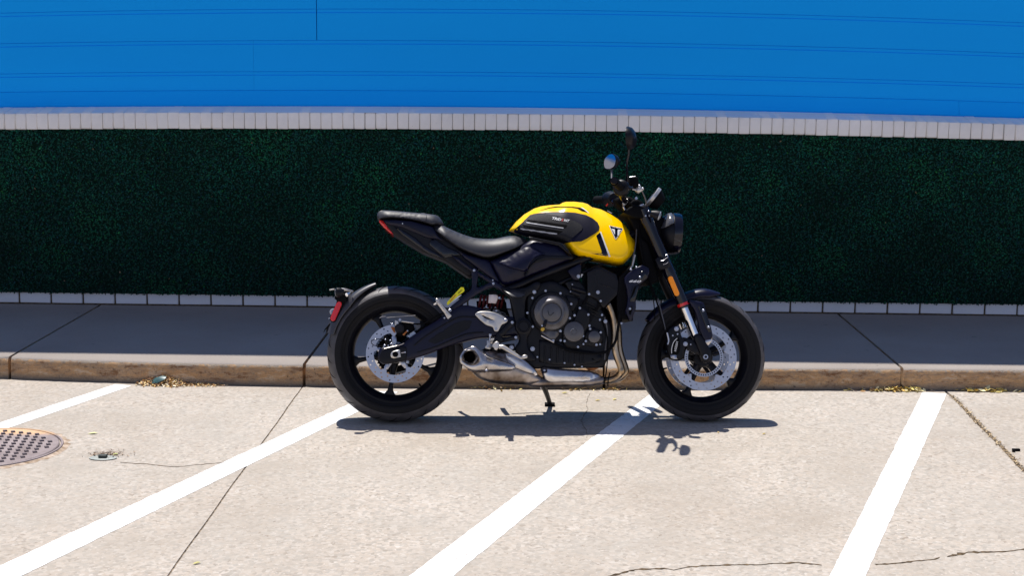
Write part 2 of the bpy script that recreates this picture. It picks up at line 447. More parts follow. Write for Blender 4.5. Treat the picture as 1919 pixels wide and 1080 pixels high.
# =================================================================== SETTING
YK = 7.045                                   # kerb face
_kc = np.polyfit([-2.7, -1.8, -.94, -.087, 1.1, 1.9, 2.5], [7.131, 7.07, 7.035, 7.053, 7.105, 7.13, 7.142], 3)
def yk(x): return float(np.polyval(_kc, max(-2.9, min(2.7, x))))
YW = 8.69                                    # wall face
ZS = .11
def zz(z): return CAMH-(CAMH-z)*YW/8.74
def bow(x, z): return z - .0029*max(0, z-.15)*(x+.13)**2
gr = mk('ground', [(-300,-300,-.03),(300,-300,-.03),(300,300,-.03),(-300,300,-.03)], [(0,1,2,3)], M_dirt, smooth=False)
tag(gr, kind='structure', label='bare earth under the paving')
street = empty('street'); tag(street, kind='structure', label='sunlit concrete parking street with white slanted lines')
# street slabs, split by two joints
jl0, jl1 = gnd(563,731), gnd(315,1080); jr0, jr1 = gnd(1778,737), gnd(1919,882)
def jx(a, b, y): return a.x+(b.x-a.x)*(y-a.y)/(b.y-a.y)
def wob(y, s): return .0012*math.sin(y*9+s)+.001*math.sin(y*31+s*2)
def street_slab(xl, xr):
    ys = [-40, -10, 0]+[i*.1 for i in range(20, 70, 1)]+[7.0]
    V = []; 
    for y in ys:
        V.append(Vector((xl(y), y, 0))); V.append(Vector((xr(y), y, 0)))
    a, b2 = V[-2].x, V[-1].x; n = 24
    for i in range(n+1):
        x = b2+(a-b2)*i/n; V.append(Vector((x, yk(x)-.010-.004*random.random(), 0)))
    bm = bmesh.new(); L = len(ys)
    left = [bm.verts.new(V[2*i]) for i in range(L)]; right = [bm.verts.new(V[2*i+1]) for i in range(L)]
    for i in range(L-1): bm.faces.new((left[i], right[i], right[i+1], left[i+1]))
    tp = [bm.verts.new(v) for v in V[2*L:]]
    bm.faces.new([left[-1], right[-1]]+tp)
    r_ = bmesh.ops.extrude_face_region(bm, geom=bm.faces[:])
    for v in [e for e in r_['geom'] if isinstance(e, bmesh.types.BMVert)]: v.co.z = -.025
    bmesh.ops.recalc_face_normals(bm, faces=bm.faces)
    me = bpy.data.meshes.new('slab'); bm.to_mesh(me); bm.free()
    return link('slab', me, M_street, street)
g_ = .0035
street_slab(lambda y: -3.8-(y*0), lambda y: jx(jl0, jl1, y)-g_+wob(y, 1))
street_slab(lambda y: jx(jl0, jl1, y)+g_+wob(y, 1), lambda y: jx(jr0, jr1, y)-g_*2.6+wob(y, 3)*2)
street_slab(lambda y: jx(jr0, jr1, y)+g_*2.6+wob(y, 4)*2, lambda y: 5.4)
street_slab(lambda y: -3.807-3.4, lambda y: -3.807)
street_slab(lambda y: 5.407, lambda y: 8.8)
M_fill = mat('joint_filler', (.13,.10,.075), .95, spec=.1, var=.6, vscale=50, bump=1, bscale=150, tint=(.24,.19,.14))
mk('joint_filler', *box_vf(-7.2, 8.8, -39, 7.075, -.02, -.0035), M_fill, street, smooth=False)
# wide concrete apron behind the camera side
mk('apron', *box_vf(-60, 60, -100, -40.01, -.025, 0), M_street, street, smooth=False)
mk('apron', *box_vf(-60, -7.22, -40, 7.3, -.025, 0), M_street, street, smooth=False)
mk('apron', *box_vf(8.81, 60, -40, 7.3, -.025, 0), M_street, street, smooth=False)

def ragged(pts, amp, step=.02):
    out = []; n = len(pts)
    for i in range(n):
        a, b = Vector(pts[i]), Vector(pts[(i+1) % n]); L = (b-a).length; k = max(1, int(L/step)); nn = Vector((-(b-a).y, (b-a).x))/L
        for j in range(k):
            q = a+(b-a)*j/k
            out.append(q + nn*(random.gauss(0, amp)*(0 if j == 0 else 1)))
    return out
def flat_strip(name, pxs, m, z, amp=.0022, label=None, th=.0035, ext=None):
    P = [gnd(*p) for p in pxs]; P = [(q.x, q.y) for q in P]
    if ext: P = ext(P)
    Q = ragged(P, amp)
    V, F, lp = tri2d([(q.x, q.y) for q in Q], .4)
    n = len(V); vs = [Vector((x, y, z+th)) for x, y in V]+[Vector((x, y, z)) for x, y in V]
    fs = [tuple(f) for f in F]
    ed = {(f[i], f[(i+1) % 3]) for f in F for i in range(3)}
    fs += [(b, a, a+n, b+n) for a, b in ed if (b, a) not in ed]
    o = mk(name, vs, fs, m, street, smooth=False)
    if label: o['label'] = label
    return o
def far_line(pxs, label):
    """pxs: top-left, top-right, lower-right, lower-left; the lower end is carried on towards the camera."""
    P = [gnd(*p) for p in pxs]
    d1 = (P[2]-P[1]).normalized(); d2 = (P[3]-P[0]).normalized(); e = 1.6
    P[2] = P[2]+d1*e; P[3] = P[3]+d2*e
    Q = ragged([(p.x, p.y) for p in P], .0011, .03)
    V, F, lp = tri2d([(q.x, q.y) for q in Q], .5)
    vs = [Vector((x, y, .0012)) for x, y in V]; fs = [tuple(f) for f in F]
    o = mk('parking_line', vs, fs, M_line, street, smooth=False); o['label'] = label
far_line([(216,721),(246,724),(0,808.5),(0,793)], 'white parking line at far left above the manhole')
far_line([(706,734),(748,735),(42,1080),(0,1062)], 'long white parking line running under the rear tyre')
far_line([(1222,737),(1262,740),(850,1080),(768,1080)], 'white parking line running under the front tyre')
far_line([(1729,736),(1774,739),(1622,1080),(1555,1080)], 'white parking line at the right')

# cracks: narrow furrows filled with dirt
def crack(pts, w, name='crack'):
    P = [gnd(*p) for p in pts]; Q = []
    for i in range(len(P)-1):
        k = max(2, int((P[i+1]-P[i]).length/.012))
        for j in range(k): Q.append(P[i].lerp(P[i+1], j/k))
    Q.append(P[-1]); V = []; F = []
    wv = 0
    for i, q in enumerate(Q):
        t = (Q[min(i+1, len(Q)-1)]-Q[max(i-1, 0)]).normalized(); n = Vector((-t.y, t.x, 0))
        wv = wv*.85+random.gauss(0, .0022); c = q+n*(wv)
        ww = w*(.3+2.2*abs(math.sin(i*.13+random.random()))*random.random())
        for s in (-1, 1): V.append(c+n*s*ww+Vector((0, 0, .0008)))
        V.append(c+Vector((0, 0, .0022)))
    for i in range(len(Q)-1):
        a = i*3; F += [(a, a+2, a+5, a+3), (a+2, a+1, a+4, a+5)]
    return mk(name, V, F, M_dirt, street, smooth=False)
crack([(1140,1082),(1190,1069),(1245,1066),(1262,1069),(1290,1063),(1345,1061),(1365,1059),(1420,1060),(1450,1057),(1497,1055),(1540,1059)], .004)
crack([(1640,1059),(1690,1055),(1730,1051),(1760,1046)], .004)
crack([(1775,1045),(1800,1040),(1815,1037),(1850,1036),(1890,1035),(1925,1030)], .006)
crack([(225,868),(260,870),(310,874),(340,875),(380,871),(425,868)], .0014)
crack([(1104,738),(1102,752),(1100,768),(1090,790),(1095,806),(1100,822)], .0006)

# joint filler tufts in the right-hand joint
def debris_vf(n, cx, cy, sx, sy, zmax, size, cols, zf=None):
    V, F, C = [], [], []
    for i in range(n):
        x, y = random.gauss(cx, sx), random.gauss(cy, sy)
        z = (zf(x, y) if zf else 0)+random.random()*zmax
        s = size*random.uniform(.5, 1.3); a = random.random()*6.28; tl = random.uniform(-.6, .6); tw = random.uniform(-.5, .5)
        M = Matrix.Translation((x, y, z+.002+s*.25*abs(tl))) @ Matrix.Rotation(a, 4, 'Z') @ Matrix.Rotation(tl, 4, 'Y') @ Matrix.Rotation(tw, 4, 'X')
        o = len(V); w = s*random.uniform(.3, .5)
        for p in ((-s,0,0),(-s*.3,-w,s*.12),(s*.5,-w*.8,s*.1),(s,0,s*.25),(s*.5,w*.8,s*.1),(-s*.3,w,s*.12),(0,0,-s*.05)): V.append(M @ Vector(p))
        F += [(o,o+1,o+6),(o+1,o+2,o+6),(o+2,o+3,o+6),(o+3,o+4,o+6),(o+4,o+5,o+6),(o+5,o,o+6)]
        c = random.choice(cols); k = random.uniform(.7, 1.2); C.append([min(1, x_*k) for x_ in c])
    return V, F, C
def leaf_obj(name, V, F, C, m, parent=None, per=6):
    me = bpy.data.meshes.new(name); me.from_pydata([tuple(v) for v in V], [], F); me.update()
    ca = me.color_attributes.new('leafcol', 'FLOAT_COLOR', 'CORNER')
    arr = np.repeat(np.array([[*c, 1] for c in C], dtype=np.float32), per*3, axis=0); ca.data.foreach_set('color', arr.ravel())
    return link(name, me, m, parent)
DRY = [(.66,.42,.16),(.55,.30,.11),(.75,.56,.28),(.38,.20,.09),(.70,.50,.18),(.80,.68,.48)]
YLF = [(.80,.66,.20),(.78,.55,.14),(.70,.58,.20),(.85,.76,.42),(.62,.42,.12)]
def litter(px0, px1, n, size, h, cols, label, y_in=.028):
    a, b2 = gnd(px0, 733), gnd(px1, 733); V = []; F = []; C = []
    cx = (a.x+b2.x)/2; hw = (b2.x-a.x)/2
    for i in range(n):
        u = random.uniform(-1, 1)*random.uniform(.3, 1); x = cx+hw*u; dk = abs(random.gauss(0, y_in)); y = yk(x)-.008-dk
        hh = h*(max(0, 1-abs(u))**.5)*max(0, 1-dk/(y_in*2.2))
        v, f, c = debris_vf(1, x, y, 0, 0, hh, size, cols); o = len(V); V += v; F += [tuple(q+o for q in t_) for t_ in f]; C += c
    o = leaf_obj('leaf_litter', V, F, C, M_dry); tag(o, label, 'leaf litter', kind='stuff'); return o
litter(238, 345, 520, .010, .045, DRY, 'heap of dry brown leaf litter against the kerb at the left')
litter(300, 425, 420, .006, .012, DRY, 'thin spill of dry crumbs along the kerb right of the teal scrap', .02)
litter(1560, 1760, 70, .012, .012, DRY+YLF, 'scattered dry leaves at the foot of the kerb by the right hand line', .018)
litter(1640, 1740, 60, .021, .022, YLF, 'small pile of yellow leaves by the kerb joint at the right', .014)
litter(1770, 1915, 45, .017, .014, YLF, 'row of yellow leaves along the kerb at the far right', .014)
litter(1020, 1200, 60, .011, .010, DRY+YLF, 'leaf crumbs along the kerb under the engine', .016)
litter(870, 1000, 22, .012, .010, DRY+YLF, 'few leaf crumbs by the kerb under the exhaust', .02)
# tufts in the right joint
V, F, C = [], [], []
for i in range(420):
    y = random.uniform(5.6, 7.02); x = jx(jr0, jr1, y)+random.gauss(0, .008)
    v, f, c = debris_vf(1, x, y, 0, 0, .004, .007, [(.45,.33,.18),(.30,.21,.12),(.20,.14,.08),(.60,.47,.28),(.38,.27,.14)]); o_ = len(V); V += v; F += [tuple(q+o_ for q in t_) for t_ in f]; C += c
tag(leaf_obj('joint_debris', V, F, C, M_dry), 'dry crumbs filling the slanted joint at the right', 'leaf litter', kind='stuff')
# loose leaves lying on the street
def single_leaf(px, py, s, c, rot, label):
    p = gnd(px, py); M = Matrix.Rotation(rot, 4, 'Z')
    pts = [(-s,0,0),(-s*.35,-s*.42,.003),(s*.35,-s*.38,.004),(s,0,.002),(s*.3,s*.4,.005),(-s*.4,s*.38,.003),(0,0,-.0)]
    V = [M @ Vector(q) for q in pts]; F = [(0,1,6),(1,2,6),(2,3,6),(3,4,6),(4,5,6),(5,0,6)]
    o = leaf_obj('fallen_leaf', V, F, [c], M_dry); o.location = (p.x, p.y, .002); tag(o, label, 'leaf', 'loose leaves on the street'); return o
single_leaf(174, 814, .022, (.62,.62,.30), .2, 'pale green leaf lying between manhole and slanted line')
single_leaf(216, 854, .018, (.60,.64,.22), 1.2, 'yellow green leaf on the edge of the valve cover')
single_leaf(369, 1058, .014, (.60,.55,.22), .5, 'tiny yellow leaf below the long left line')
single_leaf(1058, 738, .016, (.60,.52,.16), .1, 'yellow leaf right below the exhaust')
single_leaf(1120, 752, .014, (.62,.50,.14), .1, 'small ochre leaf behind the kickstand shadow')
single_leaf(1152, 750, .015, (.66,.58,.22), .9, 'yellow leaf just left of the middle line')
single_leaf(1432, 815, .010, (.62,.48,.16), .3, 'tiny leaf right of the front tyre shadow')
single_leaf(1346, 812, .009, (.55,.42,.18), 1.3, 'tiny brown leaf below the front tyre')

# ------------------------------------------------------------------ sidewalk with monolithic kerb
walk = empty('sidewalk'); tag(walk, kind='structure', label='grey sidewalk slabs with brown stained kerb face, mostly in shade')
jxs = [gnd(33,661,ZS).x, gnd(565,690,ZS).x, None, gnd(1690,690,ZS).x]
jxs[2] = (jxs[1]+jxs[3])/2; dj = (jxs[3]-jxs[1])/2
jxs = [jxs[0]-dj*k for k in (4,3,2,1)]+jxs+[jxs[3]+dj*k for k in (1,2,3)]
def walk_slab(xa, xb):
    xa += .008; xb -= .008; n = int((xb-xa)/.03); V, F, MI = [], [], []
    prof = [(0, -.03), (0, .0), (.001, .03), (.002, .065), (.004, .093), (.011, .104), (.024, .1095), (.05, ZS), (.3, ZS), (.9, ZS), (1.66, ZS)]
    L = len(prof)
    for i in range(n+1):
        x = xa+(xb-xa)*i/n
        e = 0
        if i in (0, n): e = .010
        elif i in (1, n-1): e = .003
        ch = max(0, random.gauss(-.004, .005))
        for j, (dy, z) in enumerate(prof):
            y = yk(x)+dy if j < 9 else YK+dy
            if j in (4, 5): y += ch+e*.6; z -= ch*.4+e*.4
            if j in (1, 2, 3): y += random.gauss(0, .0012)+e*.5
            if j == L-1: y = YW+.03
            V.append((x, y, z))
    for i in range(n):
        for j in range(L-1):
            F.append((i*L+j, (i+1)*L+j, (i+1)*L+j+1, i*L+j+1)); MI.append(1 if j < 5 else 0)
    F.append(tuple(range(L))); MI.append(1); F.append(tuple(n*L+k for k in reversed(range(L)))); MI.append(1)
    me = bpy.data.meshes.new('slab'); me.from_pydata(V, [], F); me.update()
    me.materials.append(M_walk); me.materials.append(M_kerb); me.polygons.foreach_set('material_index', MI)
    me.shade_smooth(); me.set_sharp_from_angle(angle=R(45))
    link('slab', me, None, walk)
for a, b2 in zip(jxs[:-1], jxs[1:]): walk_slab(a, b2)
mk('joint_dirt', *box_vf(-9, 9, YK+.16, YW+.4, -.02, ZS-.014), M_dirt, walk, smooth=False)

# ------------------------------------------------------------------ building: siding, brick ledge, brick base
bld = empty('building', (0, 0, 0)); tag(bld, 'building wall of bright blue siding over a white painted brick ledge', 'building')
XL, XR = -7.4, 7.4
def ext_x(prof, xa, xb, n=None, mm=None, usebow=True, name='siding_board', parent=None, cap=True, m=None, smooth=False):
    """closed (y,z) profile carried along x, following the slight sag of the wall courses"""
    n = n or max(1, int((xb-xa)/.35)); L = len(prof); V, F = [], []
    for i in range(n+1):
        x = xa+(xb-xa)*i/n
        for y, z in prof: V.append((x, y, bow(x, z) if usebow else z))
    for i in range(n):
        for j in range(L): F.append((i*L+j, (i+1)*L+j, (i+1)*L+(j+1) % L, i*L+(j+1) % L))
    F.append(tuple(range(L))); F.append(tuple(n*L+k for k in reversed(range(L))))
    return mk(name, V, F, m, parent, smooth=smooth)
YS = YW+.17
def zw_(z): return CAMH-(CAMH-z)*YS/8.76
SP = .1862*YS/8.76; ZB = zw_(1.531)
seams = {0: [475], 1: [475], 2: [594], 3: [594], 4: [300, 1300], 5: [900], 6: [400], 7: [1200]}
def siding(k):
    """board whose lower edge is at ZB-ish + k*SP ; a shallow step joins it to the board below"""
    z0 = ZB-SP+k*SP+.022; z1 = z0+SP-.022 if k > 0 else z0+SP-.022
    if k == 0: z0 = zw_(1.439)
    return z0, z1
for k in range(8):
    z0, z1 = siding(k)
    prof = [(YS, z0), (YS, z1-.0035), (YS+.006, z1-.002), (YS+.006, z1+.001), (YS+.003, z1+.002), (YS+.003, z1+.0185), (YS+.007, z1+.0195), (YS+.007, z1+.0218), (YS+.03, z1+.0218), (YS+.03, z0)]
    cuts = [XL]+[onwall(px, 100, YS).x for px in seams[k]]+[XR]
    for i, (a, b2) in enumerate(zip(cuts[:-1], cuts[1:])):
        gp = .0022 if (k in (2, 3) and i <= 1) else .0004
        ext_x(prof, a+(gp if i else 0), b2-(gp if i < len(cuts)-2 else 0), parent=bld, m=M_side)
# flared bottom skirt
cuts = [XL, onwall(1796, 200, YS).x, XR]
for i in range(2):
    ext_x([(YS-.024, zw_(1.342)), (YS-.028, zw_(1.352)), (YS-.005, zw_(1.428)), (YS-.001, zw_(1.4365)), (YS+.004, zw_(1.4386)), (YS+.03, zw_(1.4386)), (YS+.03, zw_(1.342))], cuts[i]+(.0006 if i else 0), cuts[i+1]-(0 if i else .0006), name='siding_skirt', parent=bld, m=M_side, smooth=False)
mk('seam_backing', *box_vf(XL, XR, YS+.03, YS+.05, 1.33, 2.98), M_seam, bld, smooth=False)
mk('upper_wall', *box_vf(XL, XR, YS, YS+.3, 2.99, 4.95), M_side, bld, smooth=False)
mk('wall_core', *box_vf(XL, XR, YS+.06, YS+4, -.05, 4.9), M_mort, bld, smooth=False)
mk('roof', *box_vf(XL-.1, XR+.1, YS-.02, YS+4.2, 4.95, 5.10), M_mort, bld, smooth=False)
# rowlock ledge bricks
YC = YW-.035
def brick_mesh(w, prof, bev):
    L = len(prof); V = [(x, y, z) for x in (-w/2, w/2) for y, z in prof]
    F = [tuple(range(L)), tuple(L+k for k in reversed(range(L)))]+[(j, (j+1) % L, L+(j+1) % L, L+j) for j in range(L)]
    me = mesh_from('brick', V, F, smooth=False); bevel_mesh(me, bev, 1); me.materials.append(M_cap); return me
z_b, z_t = zz(1.2075), zz(1.3035)
mA = brick_mesh(.0625, [(0, 0), (0, .096), (.17, .128), (.17, 0)], .003)
mB = brick_mesh(.0625, [(0, 0), (0, .0955), (.17, .127), (.17, 0)], .0055)
x = -5.9; i = 0
while x < 5.6:
    o = bpy.data.objects.new('brick', random.choice((mA, mA, mB))); col.objects.link(o); o.parent = bld
    o.location = (x, YC+random.gauss(0, .0012), bow(x, z_b)+random.gauss(0, .0009))
    tight = onwall(440, 230, YC).x > x
    o.scale.x = (1.0 if not tight else 1.035)*random.uniform(.985, 1.015); o.rotation_euler = (0, random.gauss(0, .006), random.gauss(0, .006))
    x += .0657; i += 1
ext_x([(YC+.006, z_b+.004), (YC+.006, z_t-.003), (YC+.17, z_t+.0285), (YC+.17, z_b+.004)], XL, XR, name='mortar', parent=bld, m=M_mort)
ext_x([(YC+.165, z_b), (YC+.165, z_t+.0305), (YS+.05, z_t+.032), (YS+.05, z_b)], XL, XR, name='ledge_back', parent=bld, m=M_cap)
ext_x([(YC+.004, z_t+.0015), (YC+.008, z_t+.0035), (YC+.17, z_t+.0335), (YC+.17, z_t+.028)], XL, XR, name='ledge_slurry', parent=bld, m=M_cap)
# base course
mC = mesh_from('brick', *box_vf(-.0935, .0935, 0, .06, 0, .077), smooth=False); bevel_mesh(mC, .003, 1); mC.materials.append(M_cap2)
x0b = onwall(5, 560, YW).x-.197*10; x = x0b
while x < 5.4:
    for lv in range(2):
        o = bpy.data.objects.new('brick', mC); col.objects.link(o); o.parent = bld
        o.location = (x+(.0985 if lv else 0), YW+.004+random.gauss(0, .0012), ZS+.009+lv*.088); o.rotation_euler = (0, random.gauss(0, .005), random.gauss(0, .004))
    x += .1972
mk('mortar', *box_vf(XL, XR, YW+.012, YW+.1, ZS-.02, z_b+.01), M_dirt, bld, smooth=False)

# ------------------------------------------------------------------ artificial hedge
hz0, hz1 = zz(.186), zz(1.207)
hedge = empty('hedge', (0, YW, hz0)); tag(hedge, 'dark green artificial boxwood hedge panel behind the motorcycle', 'hedge')
bk = mk('backing', *box_vf(-5.6, 5.4, YW-.004-YW, YW+.003-YW, -.01, hz1-hz0), M_back, hedge, smooth=False)
NL = 135000
X = rng.uniform(-5.2, 5.0, NL); Z = rng.uniform(-.012, hz1-hz0-.002, NL)+hz0
Z -= .0029*(Z-.15)*(X+.13)**2*np.clip((Z-hz0)/.8, 0, 1)
Yo = -rng.uniform(.002, .03, NL)
clump = np.sin(X*9.1+np.sin(Z*13)*1.3)*np.sin(Z*10.7+np.sin(X*7)*1.7); Yo -= .006*(clump+.6)
sz_ = rng.uniform(.0048, .0090, NL); wd_ = sz_*rng.uniform(.45, .7, NL)
th = rng.uniform(0, 2*np.pi, NL); 
nrm = np.stack([rng.normal(0, .55, NL), -np.ones(NL), rng.normal(.25, .5, NL)], 1); nrm /= np.linalg.norm(nrm, axis=1)[:, None]
t0 = np.stack([np.cos(th), np.zeros(NL), np.sin(th)], 1); t0 -= nrm*(t0*nrm).sum(1)[:, None]; t0 /= np.linalg.norm(t0, axis=1)[:, None]
s0 = np.cross(nrm, t0)
c0 = np.stack([X, Yo, Z-hz0], 1)
tip = c0+t0*sz_[:, None]; tail = c0-t0*sz_[:, None]
sd1 = c0+s0*wd_[:, None]+nrm*(wd_*.35)[:, None]; sd2 = c0-s0*wd_[:, None]+nrm*(wd_*.35)[:, None]
VV = np.stack([tail, sd1, tip, sd2], 1).reshape(-1, 3)
me = bpy.data.meshes.new('foliage'); me.vertices.add(len(VV)); me.vertices.foreach_set('co', VV.ravel())
idx = np.arange(NL)*4; tri = np.stack([idx, idx+1, idx+2, idx, idx+2, idx+3], 1).reshape(-1)
me.loops.add(len(tri)); me.loops.foreach_set('vertex_index', tri); me.polygons.add(NL*2)
me.polygons.foreach_set('loop_start', np.arange(NL*2)*3); me.polygons.foreach_set('loop_total', np.full(NL*2, 3)); me.update(calc_edges=True)
base = np.array([[.006,.070,.044],[.005,.055,.040],[.008,.095,.052],[.012,.12,.045],[.006,.045,.050],[.018,.12,.025]])
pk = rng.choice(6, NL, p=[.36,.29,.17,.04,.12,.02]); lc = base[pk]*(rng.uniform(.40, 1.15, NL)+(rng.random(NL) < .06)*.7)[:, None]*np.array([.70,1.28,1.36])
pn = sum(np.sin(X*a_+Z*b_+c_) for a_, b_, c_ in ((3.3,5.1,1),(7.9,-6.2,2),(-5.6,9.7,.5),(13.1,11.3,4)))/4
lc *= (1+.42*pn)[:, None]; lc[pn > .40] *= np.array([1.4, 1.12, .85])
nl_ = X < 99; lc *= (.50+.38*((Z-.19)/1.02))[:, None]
dead = rng.random(NL) < .0003; lc[dead] = (.25,.17,.10)
ca = me.color_attributes.new('leafcol', 'FLOAT_COLOR', 'CORNER')
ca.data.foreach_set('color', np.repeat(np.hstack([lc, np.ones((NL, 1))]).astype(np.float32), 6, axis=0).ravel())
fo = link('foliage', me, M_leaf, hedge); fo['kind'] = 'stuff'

# ------------------------------------------------------------------ manhole cover
pc = gnd(112, 838); ca_, cb_ = gnd(0, 809), gnd(0, 878)
rM = .30; cx_, cy_ = pc.x-rM, (ca_.y+cb_.y)/2
mh = empty('manhole_cover', (cx_, cy_, 0)); tag(mh, 'round cast iron manhole cover with raised diamond studs, rusty at its far edge', 'manhole cover')
mk('dirt_ring', *lathe_vf([(.0005, rM+.02), (.0035, rM+.03), (.003, rM+.055), (.0003, rM+.075)], 64), M_rustring, mh)
def ylathe_to_z(vf): return xform(vf, Matrix.Rotation(R(90), 4, 'X'))
for o in [c_ for c_ in mh.children]: bpy.data.objects.remove(o)
v, f = ylathe_to_z(lathe_vf([(.0002, rM+.012), (.004, rM+.016), (.0025, rM+.026), (.0005, rM+.040)], 72)); 
F2 = [q for q in f if len(q) == 4]; o = mk('dirt_ring', v, F2, M_rustring, mh)
for i_, vv in enumerate(o.data.vertices):
    r_ = math.hypot(vv.co.x, vv.co.y)
    if r_ > rM+.03: k_ = 1+.04*math.sin(i_*2.3)*random.random(); vv.co.x *= k_; vv.co.y *= k_
v, f = ylathe_to_z(lathe_vf([(.004, rM+.0035), (.008, rM+.006), (.008, rM+.014), (.0, rM+.018), (-.02, rM+.018), (-.02, rM+.0035)], 72, closed=True)); mk('frame', v, f, M_iron, mh)
v, f = ylathe_to_z(lathe_vf([(-.018, 1e-7), (-.018, rM-.001), (.006, rM-.001), (.009, rM-.005), (.009, rM-.012), (.0075, rM-.016), (.0075, 1e-7)], 72)); mk('lid', v, f, M_iron, mh)
st_me = mesh_from('stud', [(-1,0,0),(0,-.62,0),(1,0,0),(0,.62,0),(-.85,0,1),(0,-.5,1),(.85,0,1),(0,.5,1)], [(0,1,2,3),(4,7,6,5),(0,4,5,1),(1,5,6,2),(2,6,7,3),(3,7,4,0)], smooth=False); st_me.materials.append(M_ironstud)
cnt = 0
for i in range(-9, 10):
    for j in range(-14, 15):
        x = i*.041+(j % 2)*.0205; y = j*.040
        x, y = x*math.cos(-.3)-y*math.sin(-.3), x*math.sin(-.3)+y*math.cos(-.3)
        if math.hypot(x, y) < rM-.032:
            o = bpy.data.objects.new('stud', st_me); col.objects.link(o); o.parent = mh; o.location = (x, y, .0076); o.rotation_euler.z = -.3; o.scale = (.0130, .0200, .006); cnt += 1
# ------------------------------------------------------------------ valve cover in a broken hole
p = gnd(193, 860)
vc = empty('valve_cover', (p.x, p.y, 0)); tag(vc, 'small grey green valve cover with dark lug in a chipped hole right of the manhole', 'valve cover')
v, f = ylathe_to_z(lathe_vf([(.001, 1e-7), (.0015, .03), (.002, .052), (.0008, .057)], 40)); v = [Vector((q.x, q.y*.62, q.z+.003)) for q in v]
mk('disc', v, f, mat('grey_green_plastic', (.34,.36,.33), .5, var=.2, vscale=20), vc)
me = mesh_from('lug', *box_vf(-.017, .017, -.013, .013, .004, .017), smooth=False); bevel_mesh(me, .004, 2); link('lug', me, mat('dark_rubber', (.025,.035,.03), .6), vc)
V, F, C = debris_vf(240, 0, .06, .045, .026, .003, .006, [(.22,.15,.10),(.32,.22,.14),(.15,.10,.07),(.42,.34,.26)])
o = leaf_obj('rubble', V, F, C, M_dry, vc); o['kind'] = 'stuff'
# ------------------------------------------------------------------ teal scrap, black clip
p = gnd(297, 722)
V = [(-.045,0,0),(-.03,-.012,.005),(.0,-.018,.012),(.035,-.012,.028),(.042,.004,.04),(.02,.008,.043),(-.012,.006,.034),(-.038,.004,.014),(0,-.004,.036)]
V = [Vector(q) for q in V]; me = mesh_from('teal_scrap', V+[q+Vector((0,.007,-.001)) for q in V], [(0,1,8),(1,2,8),(2,3,8),(3,4,8),(4,5,8),(5,6,8),(6,7,8),(7,0,8),(9,17,10),(10,17,11),(11,17,12),(12,17,13),(13,17,14),(14,17,15),(15,17,16),(16,17,9)]+[(i,(i+1)%8,9+(i+1)%8,9+i) for i in range(8)], 60)
o = link('plastic_scrap', me, M_teal); o.location = (p.x, yk(p.x)-.035, .004); tag(o, 'teal plastic scrap lying in the leaf litter at the kerb', 'litter')
p = gnd(1904, 846); V, F = [], []
v, f = join_vf([box_vf(-.016, .016, -.006, .006, 0, .010), xform(box_vf(-.012, .0, -.005, .006, 0, .008), Matrix.Translation((-.012, -.010, 0)) @ Matrix.Rotation(1.1, 4, 'Z'))])
o = mk('plastic_clip', v, f, M_matte, None, smooth=False); o.location = (p.x, p.y, 0); tag(o, 'small black plastic clip lying by the joint at the far right', 'litter')

# =================================================================== MOTORCYCLE
LEAN, YAW = -R(12), R(3.434)
bike = empty('motorcycle', (.0908, 6.407, .001)); bike.rotation_euler = (LEAN, 0, YAW)
tag(bike, 'black naked motorcycle with yellow fuel tank leaning on its kickstand', 'motorcycle')
RB = Matrix.Rotation(YAW, 3, 'Z') @ Matrix.Rotation(LEAN, 3, 'X'); RBi = RB.transposed(); OB = Vector((.0908, 6.407, .001))
CL = RBi @ (CP-OB)
def lray(px, py): return RBi @ ray(px, py)
def L3(px, py, y):
    d = lray(px, py); return CL+d*((y-CL.y)/d.y)
def L2(pts, y): return [(q.x, q.z) for q in (L3(p[0], p[1], y) for p in pts)]
def w2l(w): return RBi @ (w-OB)
def part(name, vf, m, parent=None, angle=35, smooth=True): return mk(name, vf[0], vf[1], m, parent or bike, angle, smooth)
def sm(pts, n=4): return [(p.x, p.y) for p in catmull([(a, b, 0) for a, b in pts], n, True)]
def uniform(pts, s):
    P = list(pts)+[pts[0]]; D = [0]
    for a, b in zip(P[:-1], P[1:]): D.append(D[-1]+math.hypot(b[0]-a[0], b[1]-a[1]))
    n = max(8, int(D[-1]/s)); T = np.linspace(0, D[-1], n+1)[:-1]
    return list(zip(np.interp(T, D, [q[0] for q in P]).tolist(), np.interp(T, D, [q[1] for q in P]).tolist()))
def plate(name, pts, m, y, th, r=.005, H=None, smooth_outline=False, parent=None, mirror=False, sp=.015, p=2., hfun=None, holes=(), relax=0, angle=35, rings=None):
    """outline traced on the near face at local y; th = thickness away from the viewer"""
    if smooth_outline: pts = sm(pts, smooth_outline if isinstance(smooth_outline, int) and smooth_outline > 1 else 4)
    H = r if H is None else H
    oo = L2(pts, y)
    if rings: oo = uniform(oo, sp)
    vf = puff_vf(oo, y+H, H, r, rings=rings, yb=(y+th if not mirror else None), mirror=mirror, sp=sp, p=p, hfun=hfun, holes=[L2(h, y) for h in holes], relax=relax)
    return part(name, vf, m, parent, angle)
def tubep(name, pts, r, m, parent=None, seg=10, n=6):
    P = catmull([L3(*q) for q in pts], n) if len(pts) > 2 else [L3(*q) for q in pts]
    return part(name, tube_vf(P, r, seg), m, parent)
def tubel(name, pts, r, m, parent=None, seg=10, n=6):
    P = catmull(pts, n) if len(pts) > 2 else [Vector(q) for q in pts]
    return part(name, tube_vf(P, r, seg), m, parent)
def lat(name, prof, c, m, parent=None, seg=48, closed=False, angle=30):
    """lathe about the bike's lateral axis; c = (px, py, y); prof h is relative, negative towards viewer"""
    q = L3(*c); vf = lathe_vf(prof, seg, closed); return part(name, ([p+q for p in vf[0]], vf[1]), m, parent, angle)
